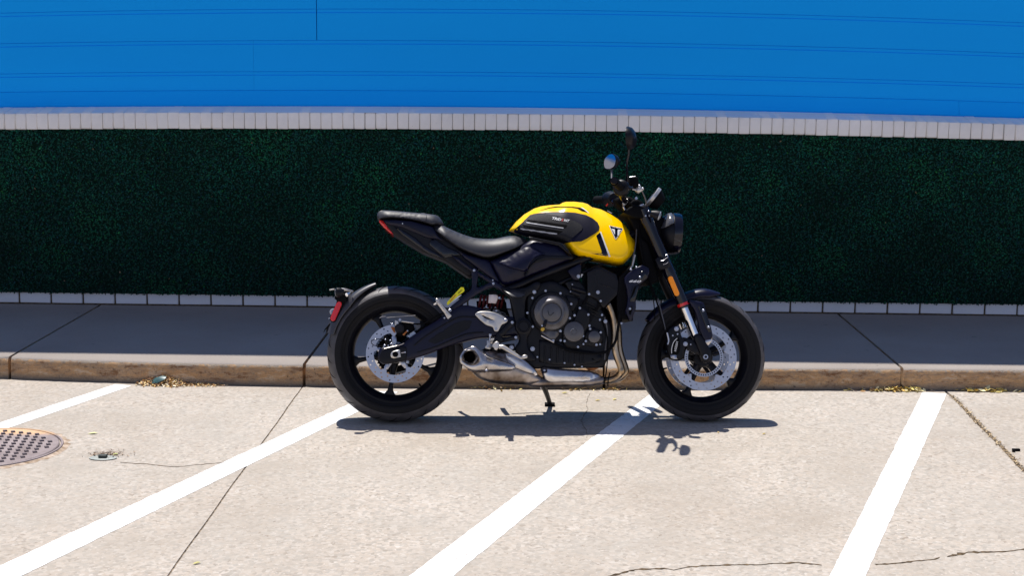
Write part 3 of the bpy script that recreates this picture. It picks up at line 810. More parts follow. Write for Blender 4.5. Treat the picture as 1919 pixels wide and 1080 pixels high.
def axis_lathe(name, prof, base, direction, m, parent=None, seg=32, closed=False, angle=30, sc=(1, 1)):
    d = Vector(direction).normalized(); q = Vector((0, 1, 0)).rotation_difference(d).to_matrix().to_4x4()
    vf = lathe_vf(prof, seg, closed); vf = ([Vector((v.x*sc[0], v.y, v.z*sc[1])) for v in vf[0]], vf[1])
    return part(name, xform(vf, Matrix.Translation(base) @ q), m, parent, angle)
# shared bolt: washer flange, button head with a hex recess
_hx = lathe_vf([(.12, 1.0), (-.06, 1.0), (-.12, .94), (-.12, .78), (-.55, .74), (-.72, .58), (-.72, .36), (-.45, .34), (-.45, .001)], 18)
BOLT = mesh_from('bolt', _hx[0], _hx[1], 30); BOLT.materials.append(M_bolt)
def bolt(px, py, y, r=.006, parent=None):
    q = L3(px, py, y); o = bpy.data.objects.new('bolt', BOLT); col.objects.link(o); o.parent = parent or bike
    o.location = q; o.scale = (r*.9, r*.9, r*.9); return o

# ---------------- wheels
RR, RF = .3085, .2925; XWR, XWF = -.7005, .7005
def tyre_profile(Rad, hw, rim):
    out = []
    n = 16
    for i in range(n+1):                       # crown from one shoulder to the other
        a = -1+2*i/n; y = hw*math.sin(a*math.pi/2*.98); rr = Rad-(hw*.62)*(1-math.cos(a*math.pi/2*.98))**1.15
        out.append((y, rr))
    side = [(hw*1.0, Rad-hw*.70), (hw*.99, rim+.022), (hw*.93, rim+.008), (hw*.86, rim+.002), (hw*.84, rim-.008)]
    out += side; out += [(-a, b) for a, b in reversed(side)]
    return out
def wheel(name, label, X, Rad, hw, rim, hole, ang0, disc_y, rimw):
    C0 = Vector((X, 0, Rad))
    def put(vf): return [p+C0 for p in vf[0]], vf[1]
    rp = [(-rimw, rim+.004), (-rimw+.004, rim+.006), (-rimw+.006, rim-.004), (-rimw+.014, rim-.010), (-rimw+.022, hole+.008), (-.02, hole-.002), (.02, hole-.002), (rimw-.022, hole+.008), (rimw-.014, rim-.010), (rimw-.006, rim-.004), (rimw-.004, rim+.006), (rimw, rim+.004),
          (rimw-.001, rim-.006), (rimw-.012, rim-.018), (rimw-.024, hole-.001), (rimw*.3, hole-.008), (-rimw*.3, hole-.008), (-rimw+.024, hole-.001), (-rimw+.012, rim-.018), (-rimw+.001, rim-.006)]
    wh = part(name, put(lathe_vf(rp, 96, True)), M_satin); wh['label'] = label
    ty = part('tyre', put(lathe_vf(tyre_profile(Rad, hw, rim), 120, True)), M_tyre, wh, 28)
    tp_ = []
    for i in range(21):
        a = (-1+2*i/20)*.84; s_ = a*math.pi/2*.98; tp_.append((hw*math.sin(s_)*1.003, Rad+.0010-(hw*.62)*(1-math.cos(s_))**1.15))
    tp_ += [(a_*.97, b_-.003) for a_, b_ in reversed(tp_)]
    part('tread', put(lathe_vf(tp_, 120, True)), M_tread, wh, 40)
    # tread grooves as thin dark inlays following the crown
    parts = []
    nb = 26
    for k in range(nb):
        for sd in (-1, 1):
            a = 2*math.pi*(k+(.5 if sd > 0 else 0))/nb; P = []
            for i in range(7):
                u = i/6; yy = sd*hw*(.22+.66*u); aa = a+.16*u*(1 if Rad > .3 else -1)
                s_ = math.asin(min(1, abs(yy)/hw)); rr = Rad-(hw*.62)*(1-math.cos(s_))**1.15
                P.append((yy, rr, aa, (.0062*(1-u*.45))*math.sin(math.pi*min(1, u*.9+.12))))
            V, F = [], []
            for yy, rr, aa, w in P:
                for q in (-1, 1):
                    da = q*w/rr; V.append(Vector(((rr+.0019)*math.cos(aa+da), yy*1.006, (rr+.0019)*math.sin(aa+da))))
            F = [(2*i, 2*i+1, 2*i+3, 2*i+2) for i in range(6)]; parts.append((V, F))
    part('tread_groove', put(join_vf(parts)), M_dark, wh)['kind'] = 'stuff'
    # sidewall rings
    for s in (-1, 1):
        part('sidewall_rib', put(lathe_vf([(s*hw*1.0-.002*s, Rad-hw*.78), (s*(hw*1.0+.0012), Rad-hw*.80), (s*hw*1.0-.002*s, Rad-hw*.84)], 96, True)), M_tyre, wh)
    # hub
    part('hub', put(lathe_vf([(-.062, .018), (-.062, .040), (-.050, .046), (-.03, .038), (.03, .038), (.05, .046), (.062, .040), (.062, .018)], 40)), M_satin, wh)
    for k in range(5):
        a = R(ang0+72*k)
        # spoke outline in radial coordinates: slim waist, flared feet
        out = [(.034, -.022), (.055, -.017), (.10, -.0115), (hole*.72, -.010), (hole*.86, -.013), (hole-.012, -.024), (hole+.002, -.046), (hole+.002, .046), (hole-.012, .024), (hole*.86, .013), (hole*.72, .010), (.10, .0115), (.055, .017), (.034, .022)]
        vf = puff_vf(out, -.014, .010, .009, yb=.014, mirror=True, sp=.012)
        vf = xform(vf, Matrix.Rotation(-a, 4, 'Y')); part('spoke', put(vf), M_satin, wh)
    return wh, C0
def ring_disc(wh, C0, y, ro, ri, th, nh, name='brake_disc', m=M_disc, tabs=5, tab_a=0, tab_r=.098, hole_r=.0036, wave=.004):
    n = 120
    outer = [(ro*math.cos(2*math.pi*i/n), ro*math.sin(2*math.pi*i/n)) for i in range(n)]
    inner = []
    for i in range(n):
        a = 2*math.pi*i/n; d = min(abs(((a-R(tab_a+k*360/tabs)+math.pi) % (2*math.pi))-math.pi) for k in range(tabs))
        rr = ri-(ri-tab_r)*math.exp(-(d/.12)**4); inner.append((rr*math.cos(a), rr*math.sin(a)))
    P = outer+inner; E = [(i, (i+1) % n) for i in range(n)]+[(n+i, n+(i+1) % n) for i in range(n)]
    hs = []
    for k in range(nh):
        for j, fr in enumerate((.26, .56, .84) if nh < 19 else (.3, .72)):
            a = 2*math.pi*(k+j*.37)/nh; r_ = ri+(ro-ri)*fr; hs.append((r_*math.cos(a), r_*math.sin(a)))
    for hx, hz in hs:
        o = len(P); P += [(hx+hole_r*math.cos(b*math.pi/4), hz+hole_r*math.sin(b*math.pi/4)) for b in range(8)]; E += [(o+i, o+(i+1) % 8) for i in range(8)]
    v2, e2, f2, *_ = geometry.delaunay_2d_cdt([Vector(q) for q in P], E, [], 0, 1e-8)
    cxz = np.array([[sum(v2[i].x for i in f)/3, sum(v2[i].y for i in f)/3] for f in f2])
    keep = inside(outer, cxz[:, 0], cxz[:, 1]) & ~inside(inner, cxz[:, 0], cxz[:, 1])
    for hx, hz in hs: keep &= ((cxz[:, 0]-hx)**2+(cxz[:, 1]-hz)**2) > (hole_r*.95)**2
    F = [tuple(f) for f, k in zip(f2, keep) if k]; nn = len(v2)
    V = [Vector((p.x, y-th/2, p.y)) for p in v2]+[Vector((p.x, y+th/2, p.y)) for p in v2]
    ed = {(f[i], f[(i+1) % 3]) for f in F for i in range(3)}
    F2 = F+[tuple(nn+i for i in reversed(f)) for f in F]+[(b, a, a+nn, b+nn) for a, b in ed if (b, a) not in ed]
    return part(name, ([p+C0 for p in V], F2), m, wh, smooth=False)
wr, CR = wheel('rear_wheel', 'rear wheel with wide tyre, black five spoke rim and one small disc', XWR, RR, .088, .222, .196, -26+0, -.07, .070)
wf, CF = wheel('front_wheel', 'front wheel with black five spoke rim and two large discs', XWF, RF, .060, .216, .190, 32, -.07, .048)
def put0(vf, C0): return [p+C0 for p in vf[0]], vf[1]
# rear disc + carrier
ring_disc(wr, CR, -.078, .131, .096, .005, 20, tab_a=22, tab_r=.080)
for k in range(5):
    a = R(22+72*k); out = [(.036,-.012),(.078,-.010),(.084,0),(.078,.010),(.036,.012)]
    part('disc_carrier', put0(xform(puff_vf(out, -.078, .003, .003, yb=-.060, sp=.02), Matrix.Rotation(-a, 4, 'Y')), CR), M_disc, wr)
part('sprocket', put0(lathe_vf([(.072, .055), (.072, .092), (.078, .092), (.078, .055)], 48, True), CR), M_matte, wr)
tv = []
for k in range(40):
    a = 2*math.pi*k/40; tv.append(xform(([Vector(p_) for p_ in ((.091,.072,-.005),(.100,.073,0),(.091,.072,.005),(.091,.078,-.005),(.100,.077,0),(.091,.078,.005))], [(0,1,2),(3,5,4),(0,3,4,1),(1,4,5,2),(2,5,3,0)]), Matrix.Rotation(-a, 4, 'Y')))
part('sprocket_teeth', put0(join_vf(tv), CR), M_matte, wr)['kind'] = 'stuff'
# front discs, abs ring, carriers
for yy in (-.070, .070):
    ring_disc(wf, CF, yy, .1515, .116, .005, 24, tab_a=16, tab_r=.098)
    for k in range(5):
        a = R(16+72*k); out = [(.045,-.010),(.09,-.008),(.106,-.006),(.109,0),(.106,.006),(.09,.008),(.045,.010)]
        part('disc_carrier', put0(xform(puff_vf(out, yy-(.004 if yy < 0 else -.001), .003, .003, yb=yy+.004, sp=.02), Matrix.Rotation(-a, 4, 'Y')), CF), M_satin, wf)
        q = Vector((.102*math.cos(a), yy-(.006 if yy < 0 else -.006), .102*math.sin(a)))+CF
        o = bpy.data.objects.new('bolt', BOLT); col.objects.link(o); o.parent = wf; o.location = q; o.scale = (.0075, .0075*(1 if yy < 0 else -1), .0075)
# abs tone ring with slots
tr = []
for k in range(48):
    a0, a1 = 2*math.pi*k/48, 2*math.pi*(k+.55)/48
    tr.append(xform(lathe_vf([(-.082, .0765), (-.082, .0855), (-.080, .0855), (-.080, .0765)], 2, True, a0, a1), Matrix.Identity(4)))
tr.append(lathe_vf([(-.0825, .0845), (-.0825, .0885), (-.0795, .0885), (-.0795, .0845)], 72, True)); tr.append(lathe_vf([(-.0825, .0735), (-.0825, .0768), (-.0795, .0768), (-.0795, .0735)], 72, True))
part('sensor_ring', put0(join_vf(tr), CF), M_disc, wf)
part('sensor_ring_backing', put0(lathe_vf([(-.077, .074), (-.077, .088), (-.0765, .088), (-.0765, .074)], 64, True), CF), M_dark, wf)
part('axle', put0(lathe_vf([(-.118, .0055), (-.122, .0055), (-.122, .0098), (-.116, .011), (.12, .011)], 24), CF), M_bolt, wf)
# valve stems
for wh, C0, Rr, a in ((wr, CR, .196, -52), (wf, CF, .190, -163)):
    a = R(a); d = Vector((math.cos(a), 0, math.sin(a))); part('valve_stem', tube_vf([C0+d*(Rr+.002)+Vector((0,-.01,0)), C0+d*(Rr-.022)+Vector((0,-.022,0))], [.005, .0035], 8), M_matte, wh)

# ---------------- chain (lower run shows through the rear rim)
ch = []
a_, b_ = Vector((CR.x+.0, .075, CR.z-.098)), L3(905, 660, .075); a_ = Vector((CR.x-.02, .075, CR.z-.096))
Lc = (b_-a_).length; nl = int(Lc/.0125); d_ = (b_-a_).normalized()
for run in (0, 1):
    for k in range(nl):
        c_ = a_+d_*(k*.0125)+(Vector((0, 0, .192-.0005*k)) if run else Vector((0, 0, 0))); w = .004 if k % 2 else .0065
        M = Matrix.Translation(c_) @ Vector((1, 0, 0)).rotation_difference(d_).to_matrix().to_4x4()
        for sy_ in (-w, w): ch.append(xform(box_vf(-.0078, .0078, sy_-.0007, sy_+.0007, -.0042, .0042), M))
        ch.append(xform(box_vf(-.002, .002, -w, w, -.003, .003), M))
part('chain', join_vf(ch), M_chain, smooth=False)['kind'] = 'stuff'

# ---------------- swingarm
swp = [(711,655),(719,651),(745,648),(757,643),(768,633),(792,617),(822,598),(848,581),(868,572),(900,577),(930,590),(975,598),(982,626),(930,632),(900,634),(878,639),(836,651),(794,667),(755,678),(722,683),(712,679),(708,668)]
sw = plate('swingarm', swp, M_blue, -.135, .038, r=.011, smooth_outline=3)
vf = puff_vf(L2(sm(swp, 3), -.135), .098, .008, .01, yb=.135, sp=.02); part('swingarm_arm', vf, M_blue, sw)
tubep('rib', [(776,648,-.136),(798,630,-.137),(830,610,-.137),(850,599,-.137),(866,594,-.137),(893,595,-.136)], .0032, M_satin, sw, 8)
tubep('rib', [(782,661,-.134),(820,649,-.135),(858,632,-.136),(880,625,-.136),(906,623,-.135)], .0032, M_satin, sw, 8)
plate('recess_panel', [(800,640),(826,622),(852,606),(870,600),(886,601),(880,616),(852,630),(815,645)], M_satin, -.1362, .006, r=.002)
plate('axle_slider', k2([(205,600),(240,515),(300,495),(400,480),(500,465),(545,480),(555,520),(550,620),(500,655),(300,690),(240,680),(215,650)]), M_satin, -.142, .01, r=.006, parent=sw, smooth_outline=3)
plate('axle_block', k2([(352,565),(362,545),(385,530),(468,510),(480,605),(390,622),(362,612),(352,595)]), M_alu, -.150, .01, r=.002, parent=sw)
lat('axle_nut', [(-.006, .001), (-.006, .006), (-.008, .008), (-.008, .0115), (0, .013), (.01, .013)], (*k2([(411,570)])[0], -.152), M_matte, sw, 20)
bolt(*k2([(535,545)])[0], -.146, .004, sw); tubep('adjuster', [(*k2([(485,553)])[0], -.146), (*k2([(530,546)])[0], -.146)], .0018, M_bolt, sw, 6)
tubep('edge_glint', [(*q, -.139) for q in k2([(270,500),(380,472),(460,455),(520,430)])], .0018, M_alu, sw, 6)
# rear caliper and hoses
rc = lat('rear_caliper', [(-.032, .001), (-.032, .016), (-.028, .021), (0, .022), (.02, .020)], (*k2([(465,242)])[0], -.095), M_satin, seg=28)
plate('caliper_body', k2([(400,210),(430,170),(560,160),(640,190),(660,260),(560,330),(480,350),(430,330)]), M_matte, -.10, .035, r=.006, parent=rc)
plate('caliper_bracket', k2([(405,140),(440,150),(460,190),(455,215),(420,225),(405,200)]), M_alu, -.118, .008, r=.002, parent=rc)
plate('brake_pad', k2([(355,225),(400,225),(410,300),(390,290),(365,250)]), M_rust, -.092, .012, r=.002, parent=rc)
plate('brake_pad', k2([(500,320),(560,260),(572,275),(520,335)]), M_rust, -.104, .012, r=.002, parent=rc)
tubep('bleed_pipe', [(*k2([(490,152)])[0], -.11), (*k2([(650,172)])[0], -.105)], .0042, M_alu, rc, 8)
tubep('rod', [(*k2([(298,104)])[0], -.07), (*k2([(665,75)])[0], -.07)], .0020, M_bolt, rc, 6)
tubep('rod', [(*k2([(212,112)])[0], -.07), (*k2([(240,92)])[0], -.07), (*k2([(290,88)])[0], -.07)], .0017, M_bolt, rc, 6)
bolt(*k2([(370,188)])[0], -.10, .0055, rc); bolt(*k2([(470,135)])[0], -.118, .007, rc); bolt(*k2([(565,272)])[0], -.118, .004, rc)
plate('hose_guide', k2([(665,200),(730,185),(725,230),(680,270)]), M_eng, -.10, .01, r=.002, parent=rc)
tubep('brake_hose', [(*k2([(640,185)])[0], -.11), (*k2([(760,180)])[0], -.12), (*k2([(880,120)])[0], -.13), (*k2([(960,70)])[0], -.13), (870,575,-.12)], .0035, M_matte)
tubep('sensor_wire', [(*q, -.125) for q in k2([(345,395),(290,380),(160,378),(115,400),(110,430),(140,455),(190,465),(270,468),(320,460)])], .0016, M_matte)
for q in ((345,393),(285,382),(160,378),(275,455),(360,435),(265,478),(322,460)): bolt(*k2([q])[0], -.126, .0042 if q[0] not in (275, 360) else .006)
for q in ((318,712),(565,668)): bolt(*k2([q])[0], -.085, .0085)

# ---------------- rear hugger, lamps
def arc_band(name, C0, prof_w, a_list, r_fun, w_fun, drop_fun, m, n=26, parent=None, th=.003, y_off=0):
    V, F = [], []; A = np.linspace(a_list[0], a_list[1], n)
    pr = [(-1, 1), (-.97, .72), (-.86, .36), (-.6, .12), (-.3, .03), (0, 0), (.3, .03), (.6, .12), (.86, .36), (.97, .72), (1, 1)]; L = len(pr)
    for lay in (0, th):
        for a in A:
            for s, dp in pr:
                r_ = r_fun(a)-dp*drop_fun(a)-lay; V.append(Vector((r_*math.cos(R(a)), s*w_fun(a)*(1-(.02 if lay else 0))+y_off, r_*math.sin(R(a))))+C0)
    o = n*L
    for i in range(n-1):
        for j in range(L-1):
            F.append((i*L+j, i*L+j+1, (i+1)*L+j+1, (i+1)*L+j)); F.append((o+i*L+j, o+(i+1)*L+j, o+(i+1)*L+j+1, o+i*L+j+1))
        F.append((i*L, (i+1)*L, o+(i+1)*L, o+i*L)); F.append((i*L+L-1, o+i*L+L-1, o+(i+1)*L+L-1, (i+1)*L+L-1))
    for i in (0, n-1):
        for j in range(L-1): F.append((i*L+j, o+i*L+j, o+i*L+j+1, i*L+j+1))
    return part(name, (V, F), m, parent, 40)
hug = arc_band('rear_mudguard', CR, None, (106, 163), lambda a: .333+(.006 if a < 125 else .006*(1-(a-125)/38)*1.0), lambda a: .052+.034*min(1, (a-106)/22), lambda a: .012+.030*min(1, (a-106)/28), M_guard, 30)
lamp = empty('rear_indicator'); bpy.data.objects.remove(lamp)
ind = axis_lathe('rear_indicator', [(-.012, .001), (-.012, .012), (-.004, .0175), (.012, .0165), (.026, .010), (.03, .001)], L3(*k1([(225,190)])[0], -.13), (1, .05, .05), M_satin, None, 24, sc=(1, 1.25))
axis_lathe('lens', [(-.0135, .001), (-.0125, .009), (-.0105, .0125), (-.009, .0125)], L3(*k1([(222,190)])[0], -.13), (1, .05, .05), M_lens, ind, 24, sc=(1, 1.3))
tubep('indicator_stalk', [(*k1([(262,150)])[0], -.12), (*k1([(330,160)])[0], -.11), (*k1([(408,182)])[0], -.08)], .006, M_alu, ind, 10)
tubep('indicator_stalk', [(*k1([(335,222)])[0], -.11), (*k1([(390,200)])[0], -.09)], .0085, M_chrome, ind, 10)
plate('lamp_bracket', k1([(255,165),(330,170),(350,230),(330,300),(290,330),(215,300),(180,270),(185,240),(240,240)]), M_matte, -.09, .06, r=.005)
axis_lathe('rear_indicator', [(-.012, .001), (-.012, .012), (-.004, .0175), (.012, .0165), (.026, .010)], L3(*k1([(225,190)])[0], -.13)+Vector((0, .25, 0)), (1, -.05, .05), M_satin, None, 24, sc=(1, 1.25))
tubep('plate_bar', [(*k1([(118,160)])[0], .0), (*k1([(180,150)])[0], .0)], .003, M_alu, None, 8)
plate('reflector_housing', k1([(215,290),(280,300),(300,340),(235,490),(200,560),(150,565),(118,530),(135,480),(195,350)]), M_matte, -.085, .02, r=.005, smooth_outline=3)
cap = []
p0, p1 = Vector(k1([(240,338)])[0]), Vector(k1([(162,522)])[0]); dd = (p1-p0).normalized(); nn_ = Vector((-dd.y, dd.x)); w_ = 4.9
for k in range(9): a = math.pi*k/8; cap.append(p0-dd*w_*math.sin(a)+nn_*w_*math.cos(a))
for k in range(9): a = math.pi*k/8; cap.append(p1+dd*w_*math.sin(a)-nn_*w_*math.cos(a))
plate('rear_reflector', [(q.x, q.y) for q in cap], M_red, -.091, .007, r=.002)
lat('plate_light', [(-.004, .001), (-.003, .012), (0, .016), (.006, .016)], (*k1([(165,440)])[0], -.075), M_lens, seg=24)
plate('mudflap', k1([(215,560),(215,580),(130,608),(60,670),(40,700),(60,650),(110,590),(150,572)]), M_matte, -.07, .02, r=.002)
bolt(*k1([(112,522)])[0], -.075, .003)

def envelope(oo):
    xs = [q[0] for q in oo]; G = np.linspace(min(xs)+1e-5, max(xs)-1e-5, 90); zt = np.full(90, -9.)
    for i in range(len(oo)):
        (xa, za), (xb, zb_) = oo[i], oo[(i+1) % len(oo)]
        if abs(xb-xa) < 1e-9: continue
        t = (G-xa)/(xb-xa); ok = (t >= -1e-6) & (t <= 1+1e-6); zt = np.where(ok, np.maximum(zt, za+(zb_-za)*t), zt)
    k = np.ones(9)/9; zs = np.convolve(np.pad(zt, 4, mode='edge'), k, 'valid'); zs = np.convolve(np.pad(zs, 4, mode='edge'), k, 'valid')
    return lambda X: np.interp(X, G, zs)
# ---------------- tail and seats
plate('tail_unit', kA([(180,240),(300,226),(600,262),(740,312),(830,385),(960,480),(1060,560),(1200,660),(1240,760),(1150,850),(1110,838),(880,680),(640,585),(430,460),(320,388),(230,310)]), M_satin, -.085, .17, r=.014, H=.010, mirror=False, sp=.012)
plate('tail_side_cover', kA([(225,242),(350,238),(520,250),(740,312),(800,398),(870,470),(770,440),(700,436),(560,378),(415,318),(300,296),(250,275)]), M_blue, -.100, .03, r=.012, H=.008)
plate('tail_light', kA([(174,240),(214,246),(262,312),(318,386),(300,384),(222,318),(176,266)]), M_redl, -.088, .176, r=.006, H=.006)
plate('tail_trim', kA([(735,440),(785,455),(900,530),(1060,595),(1066,612),(880,642),(800,585),(702,502)]), M_gloss, -.096, .02, r=.004)
plate('tail_lower_trim', kA([(330,310),(420,345),(560,430),(640,505),(800,600),(870,660),(700,600),(560,500),(420,400)]), M_gloss, -.093, .02, r=.006)
bolt(*kA([(423,280)])[0], -.103, .0035)
tubep('tail_crease', [(*q, -.103) for q in kA([(430,288),(560,345),(690,400),(745,425)])], .0018, M_blue, None, 6)
seat_o = kA([(745,305),(765,282),(795,272),(835,280),(950,335),(1100,395),(1230,426),(1400,430),(1490,414),(1570,401),(1650,403),(1725,425),(1764,455),(1745,482),(1660,532),(1500,595),(1380,634),(1300,640),(1200,612),(1050,550),(900,452),(800,372),(750,338)])
def seat_h(W, k=.055):
    def f(X, Z, d): t = np.clip(d/k, 0, 1); return W*(1-(1-t)**2.2)**.62
    return f
def seat_fun(pts, y, W, D, n=5):
    oo = L2(sm(pts, n), y); f0 = shoulder_fn(oo, W, D); xs = [q[0] for q in oo]; x0, x1 = min(xs), max(xs)
    def f(X, Z, d):
        return f0(X, Z, d)*np.clip((X-x0)/.05, 0, 1)**.4*np.clip((x1-X)/.05, 0, 1)**.4
    return f
def shoulder_fn(oo, H, D, q=.62):
    env = envelope(oo)
    def f(X, Z, d):
        t = np.clip((env(X)-Z)/D, 0, 1); return H*(1-(1-t)**2.2)**q
    return f
st = plate('rider_seat', seat_o, M_seat, -.115, 0, H=.055, hfun=seat_fun(seat_o, -.115, .075, .075, 6), mirror=True, sp=.008, smooth_outline=6, relax=2, rings=[.0015,.004,.008]); 
pil_o = kA([(148,195),(152,160),(175,138),(215,130),(350,137),(600,160),(690,168),(770,180),(805,192),(840,238),(860,285),(835,300),(790,282),(740,292),(620,258),(450,228),(300,216),(200,222),(158,232)])
plate('pillion_seat', pil_o, M_seat, -.095, 0, H=.035, hfun=seat_fun(pil_o, -.095, .045, .045, 6), mirror=True, sp=.007, smooth_outline=6, relax=2, rings=[.0015,.004,.008])
str_o = kA([(618,158),(655,160),(690,168),(678,215),(668,266),(645,262),(608,255),(612,205)])
plate('seat_strap', str_o, M_seat, -.098, 0, H=.035, hfun=lambda X, Z, d: seat_fun(pil_o, -.095, .045, .045, 6)(X, Z, d)+.0015, mirror=True, sp=.006)
plate('seat_pan', kA([(740,330),(900,470),(1050,570),(1200,635),(1300,660),(1390,652),(1500,615),(1660,552),(1775,480),(1819,500),(1700,590),(1450,690),(1300,720),(1100,640),(900,510),(740,380)]), M_matte, -.085, .17, r=.01)

# ---------------- side panels
def shoulder(pts, y, H, D, edge=.006):
    env = envelope(L2(pts, y))
    def f(X, Z, d):
        t = np.clip((env(X)-Z)/D, 0, 1); return H*(1-(1-t)**2)
    return f
plate('side_panel', [(918,489),(935,481),(951,474),(968,466),(984,456),(994,449),(1014,449),(1052,458),(1077,484),(1061,492),(1035,503),(1008,514),(968,531),(949,536),(941,533)], M_blue, -.135, .05, H=.03, r=.04, sp=.01, relax=2)
pf = kB([(95,900),(180,862),(300,782),(400,726),(470,706),(560,752),(660,802),(560,832),(500,880),(450,950),(430,1010),(330,1000),(200,960)])
plate('side_panel_facet', pf, M_blue, -.142, .03, H=.002, hfun=shoulder(pf, -.142, .034, .075), sp=.008, relax=3, smooth_outline=4, rings=[.0012,.003,.006,.010,.015])
plate('panel_trim', kB([(438,1060),(455,985),(520,915),(660,868),(960,866),(990,842),(960,826),(640,818),(560,850),(470,930),(430,990),(405,1065)]), M_satin, -.146, .02, r=.003, H=.003)
plate('panel_upper_trim', kB([(452,592),(600,622),(835,668),(985,832),(960,822),(800,700),(500,632),(470,640)]), M_satin, -.144, .02, r=.004)
plate('tail_side_panel', kA([(1000,560),(1100,604),(1280,655),(1345,668),(1400,780),(1470,920),(1440,918),(1320,830),(1200,740),(1080,650)]), M_blue, -.118, .04, r=.012, H=.010)
plate('airbox', [(930,500),(1000,460),(1090,480),(1100,500),(1000,560),(950,545)], M_matte, -.10, .2, r=.01)

# ---------------- fuel tank
tk_px = kB([(214,522),(300,412),(400,322),(520,252),(600,226),(700,212),(825,203),(860,182),(900,171),(1000,170),(1100,180),(1160,198),(1210,235),(1320,262),(1420,310),(1520,375),(1600,445),(1670,535),(1715,612),(1733,690),(1720,750),(1690,803),(1640,868),(1580,928),(1525,944),(1450,935),(1300,902),(1150,878),(1000,846),(960,812),(900,742),(845,678),(720,652),(600,628),(440,592),(290,545)])
YT = -.03
tk_o = L2(tk_px, YT)
_px = np.array([p[0] for p in tk_o]); _pz = np.array([p[1] for p in tk_o])
def vspan(X):
    zt = np.full(len(X), -9.); zb = np.full(len(X), 9.)
    n = len(tk_o)
    for i in range(n):
        (xa, za), (xb, zb_) = tk_o[i], tk_o[(i+1) % n]
        if abs(xb-xa) < 1e-9: continue
        t = (X-xa)/(xb-xa); ok = (t >= -1e-6) & (t <= 1+1e-6); z = za+(zb_-za)*t
        zt = np.where(ok, np.maximum(zt, z), zt); zb = np.where(ok, np.minimum(zb, z), zb)
    return zt, zb
xr_, xf_ = min(_px), max(_px)
def tank_h(X, Z, d):
    zt, zb = vspan(X); u = np.clip((X-xr_)/(xf_-xr_), 0, 1)
    W = .085+.075*np.sin(np.clip(u*1.25, 0, 1)*math.pi/2); W *= np.sqrt(np.clip(1-np.clip((u-.74)/.26, 0, 1)**2.4, 0, 1))*.92+.08
    W *= np.clip(.35+u/.10, 0, 1)
    zw = zb+(.05+.12*np.clip((u-.75)/.25, 0, 1))*(zt-zb)
    up = np.clip((Z-zw)/np.maximum(zt-zw, 1e-4), 0, 1); dn = np.clip((zw-Z)/np.maximum(zw-zb, 1e-4), 0, 1)
    fu = np.clip(1-.44*up-.56*up**3, 0, 1)**.74; fd = np.clip(1-dn**3.2, 0, 1)**.5*.55+.45*np.clip(1-dn*.22, 0, 1)
    h = W*np.where(Z >= zw, fu, fd)
    return h*np.clip(d/.012, 0, 1)**.45
tvf = puff_vf(tk_o, 0, 0, .01, mirror=True, sp=.0085, hfun=tank_h, relax=4)
tank = part('fuel_tank', tvf, M_yel, None, 60); tank['label'] = 'yellow fuel tank with black knee panel'
tbvh = BVHTree.FromPolygons(tvf[0], tvf[1])
def on_tank(px, py, off):
    d = lray(px, py); hit, nrm_, _, _ = tbvh.ray_cast(CL, d)
    if hit is None: return L3(px, py, -.06)
    if nrm_.dot(d) > 0: nrm_ = -nrm_
    return hit+nrm_*off
def on_tank_min(px, py, off, ymax=-.040):
    q = on_tank(px, py, off)
    return q if q.y < ymax else L3(px, py, ymax)
def decal(name, px_out, m, off=.0008, sp=6, parent=None, smooth_out=False, thick=0, angle=60):
    if smooth_out: px_out = sm(px_out, 4)
    V, F, lp = tri2d(px_out, sp)
    fn = on_tank_min if thick else on_tank
    top = [fn(x, y, off) for x, y in V]
    if thick:
        n = len(V); bot = [fn(x, y, off-thick) for x, y in V]; ed = {(f[i], f[(i+1) % 3]) for f in F for i in range(3)}
        F = list(F)+[(b, a, a+n, b+n) for a, b in ed if (b, a) not in ed]; top += bot
    return part(name, (top, F), m, parent or tank, angle)
# black knee panel (recessed look), pad, grooves, stripes
decal('knee_panel', kB([(270,528),(330,470),(420,392),(500,330),(570,318),(700,306),(860,303),(1000,312),(1130,340),(1210,380),(1270,430),(1292,480),(1285,520),(1230,565),(1140,620),(1075,652),(960,660),(842,676),(720,658),(600,634),(440,598),(285,552)]), M_knee, .0022, 4, thick=.006)
decal('knee_pad', kB([(345,500),(400,410),(470,345),(560,325),(680,332),(850,368),(1000,415),(1070,455),(1092,490),(1080,520),(980,600),(930,650),(880,655),(720,622),(480,560),(350,530)]), M_pad, .0045, 4, thick=.006)
decal('pad_groove', kB([(440,400),(600,418),(905,462),(895,492),(865,505),(600,458),(425,428)]), M_dark, .0049, 4)
decal('pad_groove', kB([(375,458),(600,492),(860,535),(800,572),(600,535),(358,500)]), M_dark, .0049, 4)
decal('pad_stripe', kB([(424,428),(866,494),(862,505),(424,440)]), M_silver, .0058, 4)
decal('pad_stripe', kB([(358,494),(792,560),(788,571),(358,505)]), M_silver, .0058, 4)
decal('tank_stripe', kB([(560,292),(700,248),(780,236),(980,240),(1060,250),(1100,270),(1150,308),(1080,292),(1030,262),(960,250),(800,246),(700,258)]), M_dark, .001, 3)
decal('tank_stripe', kB([(1068,250),(1092,252),(1140,288),(1172,318),(1158,314),(1110,276)]), M_white, .0013, 3)
decal('tank_stripe', m6([(1055,465),(1115,415),(1140,440),(1262,820),(960,762),(1120,770),(1148,755),(1145,720)]), M_gloss, .001, 3)
decal('tank_stripe', m6([(1118,405),(1136,398),(1297,822),(1268,822)]), M_white, .0014, 3)
decal('top_chrome_strip', m2([(335,672),(350,672),(425,715),(410,722)]), M_white, .0015, 3)
